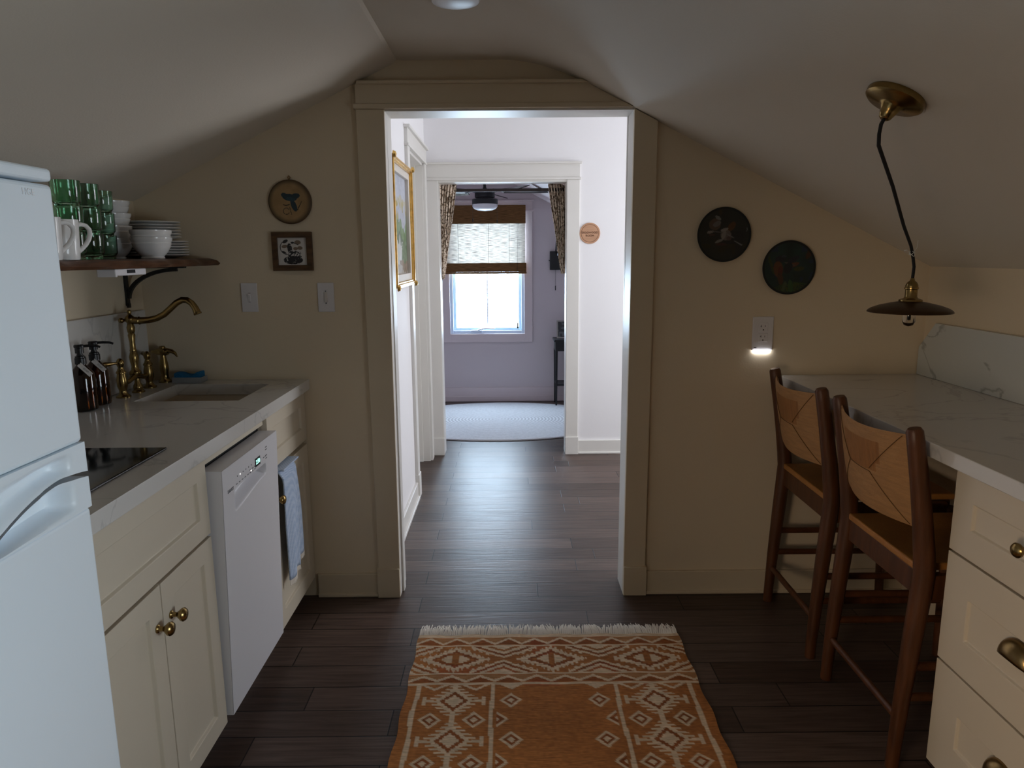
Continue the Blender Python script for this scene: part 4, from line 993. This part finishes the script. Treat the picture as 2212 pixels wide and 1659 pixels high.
# ---- pendant lamp
nx, nz = -.506/math.hypot(.506, 1), -1/math.hypot(.506, 1)        # down-facing normal of the right slope
cc = Vector((.845, -1.12, right_slope(.845))); nn = Vector((nx, 0, nz))
p = thing('pendant_lamp', cc, 'brass pendant lamp with a flat dark shade on a black cord from the right slope', 'pendant lamp')
MB().lathe([(0, .0005), (.062, .0005), (.0635, .004), (.0625, .013), (.056, .018), (.030, .022), (.022, .027), (.0165, .040), (.013, .050), (.008, .054), (0, .054)], cc, 48, nn).build('canopy', M_brass, p, smooth=40)
e0 = cc + nn*.053; kx = Vector((1.134, -.72, 1.386)); sx_, sy_ = 1.142, -.72
MB().tube([e0, e0+nn*.012, e0+Vector((-.004, .008, -.030)), e0+Vector((.004, .022, -.052)), e0.lerp(kx, .35)+Vector((-.004, 0, -.030)), e0.lerp(kx, .7)+Vector((-.002, 0, -.018)), kx+Vector((-.012, -.012, .018)), kx, kx+Vector((.005, 0, -.02)), (sx_+.001, sy_, 1.345), (sx_, sy_, 1.312)], .0042, 10).build('cord', mat('black_cloth_cord', (.010, .010, .011), .8), p, smooth=60)
b = MB()
for a in (0, 1.3, 2.6): b.tube([kx+Vector((.007*math.cos(q+a), .007*math.sin(q+a), .004*math.sin(2*q)-.003*a)) for q in np.linspace(0, 5.2, 12)], .0008, 5)
b.tube([kx+Vector((-.006, 0, 0)), kx+Vector((-.018, -.002, .006)), kx+Vector((-.024, -.002, .004))], .0008, 5).tube([kx+Vector((.006, 0, 0)), kx+Vector((.013, 0, .014)), kx+Vector((.014, 0, .032))], .0008, 5)
b.build('cord_tie', mat('clear_nylon', (.75, .78, .76), .3), p)
MB().lathe([(.0, .070), (.005, .070), (.0065, .064), (.013, .058), (.0165, .050), (.0165, .046), (.0185, .044), (.0185, .040), (.016, .038), (.016, .018), (.019, .014), (.030, .010), (.031, .006), (.024, .001), (0, 0)], (sx_, sy_, 1.243), 32).build('socket', M_brass, p, smooth=40)
prof = [(.022, .0245), (.026, .020), (.050, .0155), (.080, .008), (.100, .0), (.108, -.0055), (.1105, -.010), (.1095, -.0115), (.098, -.0035), (.078, .0045), (.050, .012), (.024, .0165)]
MB().lathe(prof+[prof[0]], (sx_, sy_, 1.2285), 72, caps=False).build('lamp_shade', mat('dark_bronze_shade', (.075, .042, .020), .35, .8, var=.2, vscale=12), p, smooth=40)
MB().lathe([(0, 0), (.012, -.001), (.0165, -.012), (.017, -.030), (.017, -.050), (.012, -.060), (0, -.064)], (sx_, sy_, 1.2405), 28).build('bulb', M_clear, p, smooth=60)
MB().tube([(sx_, sy_, 1.236), (sx_, sy_, 1.196)], .0035, 8).build('filament', mat('pale_filament', (.55, .45, .32), .4), p)

# small round fitting on the flat ceiling, only its edge shows
o = MB().lathe([(0, 0), (.070, 0), (.070, -.012), (.064, -.022), (.045, -.027), (0, -.028)], (-.140, -.668, 2.0853), 48).build('smoke_detector', M_plast, smooth=40)
tag(o, 'white round fitting on the flat ceiling at the top edge of the photo', 'ceiling fitting')

# ================================================================== THE WOVEN RUG
RX0, RX1, RY0, RY1 = -.343, .609, -.335, -2.15
RW, RL = RX1-RX0, RY0-RY1
def rug_pattern(s, t):
    """s across (m), t from the fringed far end (m); returns colour"""
    n_ = vnoise(s, t, 6, 2); rows = vnoise(s*0.6, t, 190, 6); f = (.82+.30*n_)*(.80+.36*rows)
    c = np.stack([.42*f, .160*f, .045*f], -1)
    red = (vnoise(s, t, 9, 9) > .58) & (t < .32); c[red] *= (1.02, .78, .80)
    tan_ = np.zeros(s.shape, bool); cream = np.zeros(s.shape, bool); dark = np.zeros(s.shape, bool)
    st = lambda v, k: np.floor(v/k+.5)*k                             # stair-stepped weave
    q = .0085
    # end bands: lines and zigzags
    for a, w_ in ((.000, .022), (.072, .008), (.244, .009), (.297, .012)): cream |= (t >= a) & (t < a+w_)
    for t0, h, per in ((.024, .046, .094), (.256, .040, .094)):
        ph = np.abs(((s/per) % 1)*2-1); zz = t0+.006+(h-.012)*ph; inb = (t >= t0) & (t < t0+h)
        cream |= inb & (np.abs(t-zz) < .0065); dark |= inb & (t > zz+.007); tan_ |= inb & (t < zz-.008)
    # main band: stepped diamonds with split centres, chevrons between
    inb = (t > .083) & (t < .242); tm = .162
    for sc in (.145, .478, .811):
        u, v = np.abs(st(s-sc, q)), np.abs(st(t-tm, q)); dd = u*.62+v
        cream |= inb & (dd < .070) & (dd > .052); dark |= inb & (dd <= .052) & (dd > .038)
        cream |= inb & (dd <= .033) & (np.abs(s-sc) > .011) & (np.abs(s-sc) < .048)
        comb = (dd >= .070) & (dd < .079) & ((np.floor(s/.0085) % 2) == 0); cream |= inb & comb
    for sc in (-.02, .312, .645, .975):
        u = np.abs(st(s-sc, q))
        for sg in (-1, 1):
            v = (t-tm)*sg; edge = .010 + u*.60
            cream |= inb & (v > 0) & (np.abs(v-st(edge, .004)) < .0065) & (u < .115)
            dark |= inb & (v > edge+.008) & (v < edge+.018) & (u < .10)
            cream |= inb & (v > 0) & (np.abs(v-edge-.026) < .0075) & (u < .085)
            cream |= inb & (v > edge+.046) & (u < .045)
            cream |= inb & (v > edge-.016) & (v < edge-.007) & (u > .05) & (u < .115) & ((np.floor(s/.0125) % 2) == 0)
    # field borders
    fld = t > .309
    wob = .002*np.sin(t*23)
    for sc in (.036, .277, RW-.277, RW-.036): cream |= fld & (np.abs(s-sc-wob) < .0068)
    # big toothed diamonds on a stem down each border
    for sc in (.157, RW-.157):
        for k in range(0, 10):
            tc = .394+.186*k; u, v = np.abs(st(s-sc, .006)), np.abs(t-tc); dd = u*1.0+v*.92
            near = fld & (v < .093)
            body = near & (dd < .062); teeth = near & (dd >= .062) & (dd < .086) & ((np.floor((t-tc)/.0078) % 2) == 0) & (u > .006)
            cream |= (body & (dd > .045)) | teeth
            tan_ &= ~body; dark |= body & (dd <= .045) & (dd > .030); cream |= body & (dd <= .030)
            cream |= near & (u < .0095) & (v > .058)
            cream |= near & (v < .0055) & (u > .06) & (u < .092); cream |= near & (v < .022) & (np.abs(u-.091) < .0055)
        for k in range(10):                                           # small diamonds either side of the stem
            for so in (-.067, .067):
                tc = .487+.186*k-.0; dd = np.abs(s-sc-so)+np.abs(t-tc)*.95; near = fld & (dd < .036)
                cream |= near & ((dd > .024) | (dd < .0125)); dark |= near & (dd <= .024) & (dd >= .0125)
        for so in (-.067, .067):
            dd = np.abs(s-sc-so)*.7+np.abs(t-.309); cream |= fld & (dd < .034) & (dd > .022)
    # inner edge: diamonds and half diamonds along the plain middle
    for sg in (-1, 1):
        base_ = .277 if sg > 0 else RW-.277
        for k in range(11):
            tc = .392+.186*k; dd = np.abs(s-(base_+sg*.060))+np.abs(t-tc)*.95; near = fld & (dd < .036)
            cream |= near & ((dd > .024) | (dd < .0125)); dark |= near & (dd <= .024) & (dd >= .0125)
            tc = .485+.186*k; x_ = (s-(base_+sg*.016))*sg; dd = x_+np.abs(t-tc)*.95; near = fld & (x_ > 0) & (dd < .036)
            cream |= near & ((dd > .025) | (dd < .010)); dark |= near & (dd <= .025) & (dd >= .010)
        dd = np.abs(s-(base_+sg*.062))*.7+np.abs(t-.309); cream |= fld & (dd < .026)
    c[tan_] = c[tan_]*.55+np.array((.40, .24, .12))*.45
    c[dark] *= (.70, .58, .55)
    w_ = (.86+.22*rows)[..., None]*np.array((.70, .53, .36)); c[cream] = w_[cream]
    return c
ru = thing('woven_rug', ((RX0+RX1)/2, (RY0+RY1)/2, 0), 'rust and cream patterned woven rug with a fringe on the kitchen floor', 'rug')
NU, NV = 240, 460
sU, tV = np.meshgrid(np.linspace(0, RW, NU), np.linspace(0, RL, NV))
edge = .0035*np.sin(tV*31)*np.clip(1-np.minimum(sU, RW-sU)/.06, 0, 1)
vx = RX0+sU+edge*np.where(sU < RW/2, -1, 1); vy = RY0-tV; vz = .0075+.0012*np.sin(sU*40+tV*13)+.0008*vnoise(sU, tV, 40, 4)
me = bpy.data.meshes.new('rug_body'); idx = np.arange(NU*NV).reshape(NV, NU)
top = np.stack([vx, vy, vz], -1).reshape(-1, 3) - np.array(ru.location); bot = top.copy(); bot[:, 2] = .0006
F = np.stack([idx[:-1, :-1], idx[1:, :-1], idx[1:, 1:], idx[:-1, 1:]], -1).reshape(-1, 4).tolist()
per = list(idx[0, :-1])+list(idx[:-1, -1])+list(idx[-1, :0:-1])+list(idx[:0:-1, 0]); n0 = NU*NV
F += [[a, b_, b_+n0, a+n0] for a, b_ in zip(per, per[1:]+per[:1])]
me.from_pydata(np.concatenate([top, bot]).tolist(), [], F); me.materials.append(M_rug)
pc = rug_pattern(sU, tV).reshape(-1, 3); set_paint(me, np.concatenate([pc, pc]))
ro = bpy.data.objects.new('rug_body', me); COL.objects.link(ro); ro.parent = ru
b = MB(); rr = random.Random(4); k = 0; x = RX0+.003
while x < RX1-.002:
    lean = .5*math.sin(x*37)+.35*math.sin(x*71+1)
    for q in range(3):
        dx = lean*.016+rr.uniform(-.006, .006); l = .058+rr.uniform(-.012, .014)
        b.tube([(x+.0018*(q-1), RY0-.004, .006), (x+.002*(q-1)+dx*.25, RY0+l*.3, .010+rr.random()*.004), (x+.003*(q-1)+dx*.7, RY0+l*.7, .009+rr.random()*.005), (x+.004*(q-1)+dx, RY0+l, .004+rr.random()*.006)], [.0016, .0021, .0020, .0010], 6)
    x += .0075
b.build('fringe', M_fringe, ru, smooth=60, kind='stuff')

# ================================================================== HALL
hx = HL
o = thing('framed_painting', (hx, .82, 1.53), 'gilt framed landscape painting on the left hall wall', 'painting')
y0, y1, z0, z1 = .50, 1.13, 1.235, 1.835
def molding(b, w0, w1, xa, xb):
    """four mitred sides between inset w0 and w1, standing from xa to xb off the wall"""
    A = [(y0+w0, z0+w0), (y1-w0, z0+w0), (y1-w0, z1-w0), (y0+w0, z1-w0)]; B_ = [(y0+w1, z0+w1), (y1-w1, z0+w1), (y1-w1, z1-w1), (y0+w1, z1-w1)]
    for i in range(4):
        j = (i+1) % 4; b.prism([A[i], A[j], B_[j], B_[i]], 'X', hx+xa, hx+xb)
b = MB(); molding(b, 0, .028, .003, .040); molding(b, .006, .020, .040, .047); b.build('frame', M_gold, o, bevel=.003)
b = MB(); molding(b, .028, .062, .003, .030); b.build('liner', M_linen, o, bevel=.002)
for yc in (y0+.012, y1-.012):
    for zc in (z0+.006, z1-.006): MB().lathe([(0, 0), (.016, .004), (.012, .016), (0, .020)], (hx+.040, yc, zc), 14, (1, 0, 0)).build('corner_ornament', M_gold, o, smooth=50)
def f_land(s, t):
    n1 = vnoise(s, t*.5, 9, 41)[..., None]; n2 = vnoise(s*.6, t, 22, 42)[..., None]; n3 = vnoise(s, t, 5, 43)[..., None]
    sky = np.array((.46, .49, .58))+(n1-.5)*.12; yel = np.array((.42, .36, .13))+(n2-.5)*.18; gr = np.array((.10, .19, .05))+(n2-.5)*.12
    wat = np.array((.50, .50, .47))+(n1-.5)*.20; bank = np.array((.17, .10, .04))+(n2-.5)*.12
    T = t[..., None]+(n3-.5)*.16+(n2-.5)*.10; Sx = s[..., None]+(n1-.5)*.2
    c = np.where(T < .20, sky, np.where(T < .44, yel*.6+sky*.4*(n2 > .45)+yel*.4*(n2 <= .45), np.where(T < .63, gr, wat)))
    c = np.where((np.abs(T-.64) < .025), gr*.45, c)
    c = np.where((T > .28) & (T < .5) & (n1 > .58), sky*.85, c)
    c = np.where((T > .60) & (Sx > .62+.1*n3+.25*(1-T)), gr*.7, c); c = np.where((T > .84) & (Sx > .5), bank, c); c = np.where((T > .94), bank*.6+wat*.4, c)
    c = c*.78+np.array((.44, .44, .42))*.22+(vnoise(s, t*.7, 60, 47)[..., None]-.5)*.10
    return np.clip(c, .01, 1)
painted_rect('canvas', M_canvas, (hx+.012, y0+.061, z1-.061), (0, y1-y0-.122, 0), (0, 0, -(z1-z0-.122)), 140, 140, f_land, o)
o = thing('room_sign', (.541, FY, 1.524), 'small round wooden room name sign on the white hall wall', 'sign')
b = MB().lathe([(0, 0), (.0675, 0), (.069, .002), (.069, .0055), (.067, .007), (0, .007)], (.541, FY, 1.524), 64, (0, -1, 0))
b.build('disc', mat('light_sign_wood', (.50, .28, .165), .55, var=.12, vscale=14, stretch=(1, 1, 5)), o, smooth=35)
M_burn = mat('burnt_lettering', (.13, .052, .026), .8)
MB().lathe([(.0562, .0068), (.0566, .0073), (.0586, .0073), (.0590, .0068), (.0562, .0068)], (.541, FY, 1.524), 64, (0, -1, 0), caps=False).build('ring_line', M_burn, o)
for w_, dz_ in (('DOGWOOD', .004), ('ROOM', -.0165)): text('sign_lettering', w_, frame3((1, 0, 0), (0, 0, 1), (.541, FY-.0074, 1.524+dz_)), .0182, M_burn, o, depth=.0008, spacing=1.04)

# ================================================================== BEDROOM
rc = Vector((-.10, 3.13, 0))
b = MB(); ring_ = lambda k, z: [(rc.x+1.0*k*math.cos(a), rc.y+.69*k*math.sin(a), z) for a in np.linspace(0, 2*PI, 120, endpoint=False)]
b.grid([ring_(1.0, .0006), ring_(1.003, .006), ring_(.997, .011), ring_(.97, .0125)], True); b.f.append([3*120+i for i in range(120)]); b.mi.append(0)
o = b.build('braided_rug', M_braid, smooth=60); o.data.transform(Matrix.Translation(-rc)); o.location = rc
tag(o, 'pale oval braided rug on the bedroom floor beyond the doorway', 'rug')
# woven blind
o = thing('woven_blind', (-.21, BF-.05, 1.5), 'brown bamboo roman blind half lowered over the bedroom window', 'blind')
MB().box(-.600, .153, BF-.062, BF-.042, 1.668, 1.832).build('valance', M_bamboo, o, bevel=.002)
MB().box(-.592, .147, BF-.0405, BF-.0385, 1.29, 1.78).build('woven_panel', M_sheer, o)
b = MB().box(-.598, .158, BF-.056, BF-.036, 1.232, 1.312).box(-.604, .160, BF-.064, BF-.034, 1.214, 1.2315)
b.build('bottom_fold', M_bamboo, o, bevel=.004)
for x in (-.47, -.19, -.0, .09): MB().tube([(x, BF-.0430, 1.31), (x, BF-.0430, 1.67)], .0010, 5).build('cord', M_rod, o)
MB().tube([(.075, BF-.066, 1.66), (.075, BF-.066, .76)], .0012, 5).lathe([(0, .0), (.006, -.004), (.008, -.05), (0, -.055)], (.075, BF-.066, .76), 10).build('pull_cord', M_rod, o)
# ceiling fan
fc = Vector((-.195, 3.22, 2.08))
o = thing('ceiling_fan', fc, 'black ceiling fan with a white dome light in the bedroom', 'ceiling fan')
MB().lathe([(0, 0), (.060, 0), (.060, -.012), (.035, -.035), (.0115, -.040), (.0115, -.150), (.016, -.155), (.016, -.175), (0, -.176)], fc, 32).build('downrod', M_blackp, o, smooth=40)
MB().lathe([(0, -.172), (.050, -.174), (.075, -.182), (.082, -.196), (.082, -.232), (.070, -.236), (.070, -.240), (.100, -.244), (.106, -.250), (.106, -.286), (0, -.286)], fc, 48).build('motor_housing', M_blackp, o, smooth=40)
MB().lathe([(.104, -.286), (.104, -.304), (.090, -.322), (.060, -.334), (0, -.340)], fc, 48).build('light_dome', mat('frosted_white_glass', (.82, .82, .86), .25), o, smooth=50)
for k, a in enumerate((2.72, 3.55, -.10, -.42-.50, 1.3)):
    d = Vector((math.cos(a), math.sin(a), 0)); w_ = Vector((-d.y, d.x, 0)); base_ = fc+Vector((0, 0, -.188)); tl = Vector((0, 0, .30))
    P = []
    for q in np.linspace(0, 1, 10):
        hw = .042+.018*q if q < .93 else .05
        P.append([base_+d*(.16+.36*q)+(w_+tl)*hw*s for s in (-1, -.5, .5, 1)])
    bl = MB().grid(P).build('blade', mat('dark_fan_blade', (.035, .035, .038), .22), o, solid=.007)
    MB().tube([base_+d*.07, base_+d*.12+Vector((0, 0, .012)), base_+d*.17], [.010, .008, .010], 8, flat=1.6).build('blade_arm', M_blackp, bl, smooth=50)
for dx, l in ((-.098, .30), (.10, .33)):
    MB().tube([fc+Vector((dx, -.05, -.28)), fc+Vector((dx, -.05, -.28-l*.40))], .0011, 5).lathe([(0, 0), (.004, -.003), (.004, -.026), (0, -.029)], fc+Vector((dx, -.05, -.28-l*.40)), 10).build('pull_chain', M_blackp, o)
# curtains tied back either side of the bedroom doorway, on a flat rod
cy = 2.255
o = MB().box(-.62, .56, cy-.010, cy+.004, 1.811, 1.832).build('curtain_rod', M_rod, bevel=.002)
tag(o, 'dark brown flat curtain rod across the top of the bedroom doorway', 'curtain rod')
def curtain(edge_out, edge_in, low_out, low_in, zt, zb, sg, label):
    cl = None; P = []; U = []; nu, nv = 150, 130
    for i, t in enumerate(np.linspace(0, 1, nv)):
        row = []
        for s in np.linspace(0, 1, nu):
            k = t**1.05; xo = edge_out*(1-k)+low_out*k; xi = edge_in*(1-k)+low_in*k
            fold = math.sin(s*2*PI*6.5+.8*math.sin(t*5)+1.2*t); amp = .016+.006*math.sin(s*13)
            x = xo+(xi-xo)*(s+.012*math.sin(t*9+s*6)) + .003*math.cos(s*2*PI*6.5)
            y = cy+.0 - .014 + amp*fold*(1-.35*t) - .01*t
            z = zt*(1-t)+zb*t + (.004*math.sin(s*2*PI*6.5) if t < .03 else 0) - .10*k*(1-s)*0
            if t > .985: z += 0
            row.append((x, y, z))
        P.append(row)
    b = MB().grid(P); o = b.build('curtain', M_curtain, smooth=80, solid=.002)
    uu, tt = np.meshgrid(np.linspace(0, 1, nu), np.linspace(0, 1, nv)); w = abs(edge_in-edge_out)*3.2
    X, Z = uu*w, tt*(zt-zb); g_ = np.abs(vnoise(X, Z, 55, 61)-.5)*2; h_ = np.abs(vnoise(X+.3, Z*1.3, 34, 62)-.5)*2
    line = (g_ < .17) | (h_ < .11); c = np.full(uu.shape+(3,), (.74, .62, .50)); c[line] = (.13, .08, .045); c[(h_ > .80)] = (.36, .25, .16)
    me = o.data; co = np.empty(len(me.vertices)*3, np.float32); me.vertices.foreach_get('co', co)
    # vertices keep the grid order (no doubles are merged), so colours can be assigned row by row
    set_paint(me, c.reshape(-1, 3)[:len(me.vertices)])
    return tag(o, label, 'curtain')
curtain(-.480, -.350, -.474, -.452, 1.862, 1.225, 1, 'brown and cream patterned curtain tied back at the left of the bedroom doorway')
curtain(.398, .272, .394, .362, 1.862, 1.255, -1, 'brown and cream patterned curtain tied back at the right of the bedroom doorway')
# wall sconce
o = thing('wall_sconce', (.432, BF, 1.33), 'black box wall sconce with white shade and pull cord beside the window', 'wall lamp')
MB().box(.378, .486, BF-.035, BF-.001, 1.245, 1.415).build('back_box', M_black, o, bevel=.002)
MB().tube([(.432, BF-.03, 1.40), (.430, BF-.075, 1.43), (.434, BF-.10, 1.50), (.448, BF-.11, 1.56), (.475, BF-.115, 1.58)], .007, 10).build('arm', M_black, o, smooth=60)
MB().lathe([(.065, 0), (.045, .13), (.043, .13), (.063, 0), (.065, 0)], (.505, BF-.115, 1.375), 36, caps=False).build('lamp_shade', mat('white_linen_shade', (.78, .78, .82), .8), o, smooth=40)
MB().tube([(.505, BF-.115, 1.47), (.505, BF-.115, 1.575), (.475, BF-.115, 1.58)], .006, 8).build('stem', M_black, o, smooth=60)
MB().tube([(.430, BF-.02, 1.245), (.430, BF-.02, 1.10)], .0013, 6).lathe([(0, 0), (.004, -.003), (.0045, -.042), (0, -.045)], (.430, BF-.02, 1.10), 10).build('pull_cord', M_black, o)
MB().lathe([(0, 0), (.005, .002), (.005, .010), (0, .012)], (.3785, BF-.018, 1.33), 12, (-1, 0, 0)).build('knob', M_black, o)
# console table with a leaning picture
o = thing('console_table', (.83, 3.77, 0), 'narrow black console table at the right of the bedroom doorway', 'table')
tx0, tx1, ty0, ty1, tz = .402, 1.26, 3.645, 3.892, .622
MB().box(tx0, tx1, ty0, ty1, tz-.020, tz).build('table_top', M_black, o, bevel=.002)
MB().box(tx0+.012, tx1-.012, ty0+.010, ty1-.010, tz-.105, tz-.0205).build('apron', M_black, o, bevel=.002)
MB().box(tx0+.02, tx1-.02, ty0+.016, ty1-.016, .195, .212).build('shelf', M_black, o, bevel=.002)
for x in (tx0+.022, tx1-.022):
    for y in (ty0+.022, ty1-.022): MB().tube([(x, y, .0132 if y < 3.7 else 0), (x, y, tz-.10)], [.008, .0125], 10).build('leg', M_black, o, smooth=50)
o = thing('leaning_picture', (.52, 3.80, .622), 'small black framed picture leaning on the console table', 'picture')
def lean(x, z): return (x, 3.765+.10*(z-.6235)/.16*.45, z)
px0, px1, pz0, pz1 = .434, .560, .6235, .785
b = MB()
for x0_, x1_, za, zb_ in ((px0, px0+.012, pz0, pz1), (px1-.012, px1, pz0, pz1), (px0+.012, px1-.012, pz0, pz0+.012), (px0+.012, px1-.012, pz1-.012, pz1)):
    vs = [lean(x, z) for z in (za, zb_) for x in (x0_, x1_)]; vs += [(q[0]+.0, q[1]+.012, q[2]) for q in vs]
    b.add(vs, [(0, 1, 3, 2), (4, 6, 7, 5), (0, 2, 6, 4), (1, 5, 7, 3), (0, 4, 5, 1), (2, 3, 7, 6)])
b.build('frame', mat('pewter_frame', (.30, .28, .26), .35, .6), o)
c0 = Vector(lean(px0+.011, pz1-.011))+Vector((0, .006, 0)); v0 = Vector(lean(px0+.011, pz0+.011))+Vector((0, .006, 0))-c0
def f_dark(s, t):
    n_ = vnoise(s, t, 7, 71)[..., None]; return np.where(n_ > .55, np.array((.10, .11, .11)), np.array((.02, .022, .024)))
painted_rect('picture', M_paint, c0, (px1-px0-.022, 0, 0), v0, 40, 40, f_dark, o)
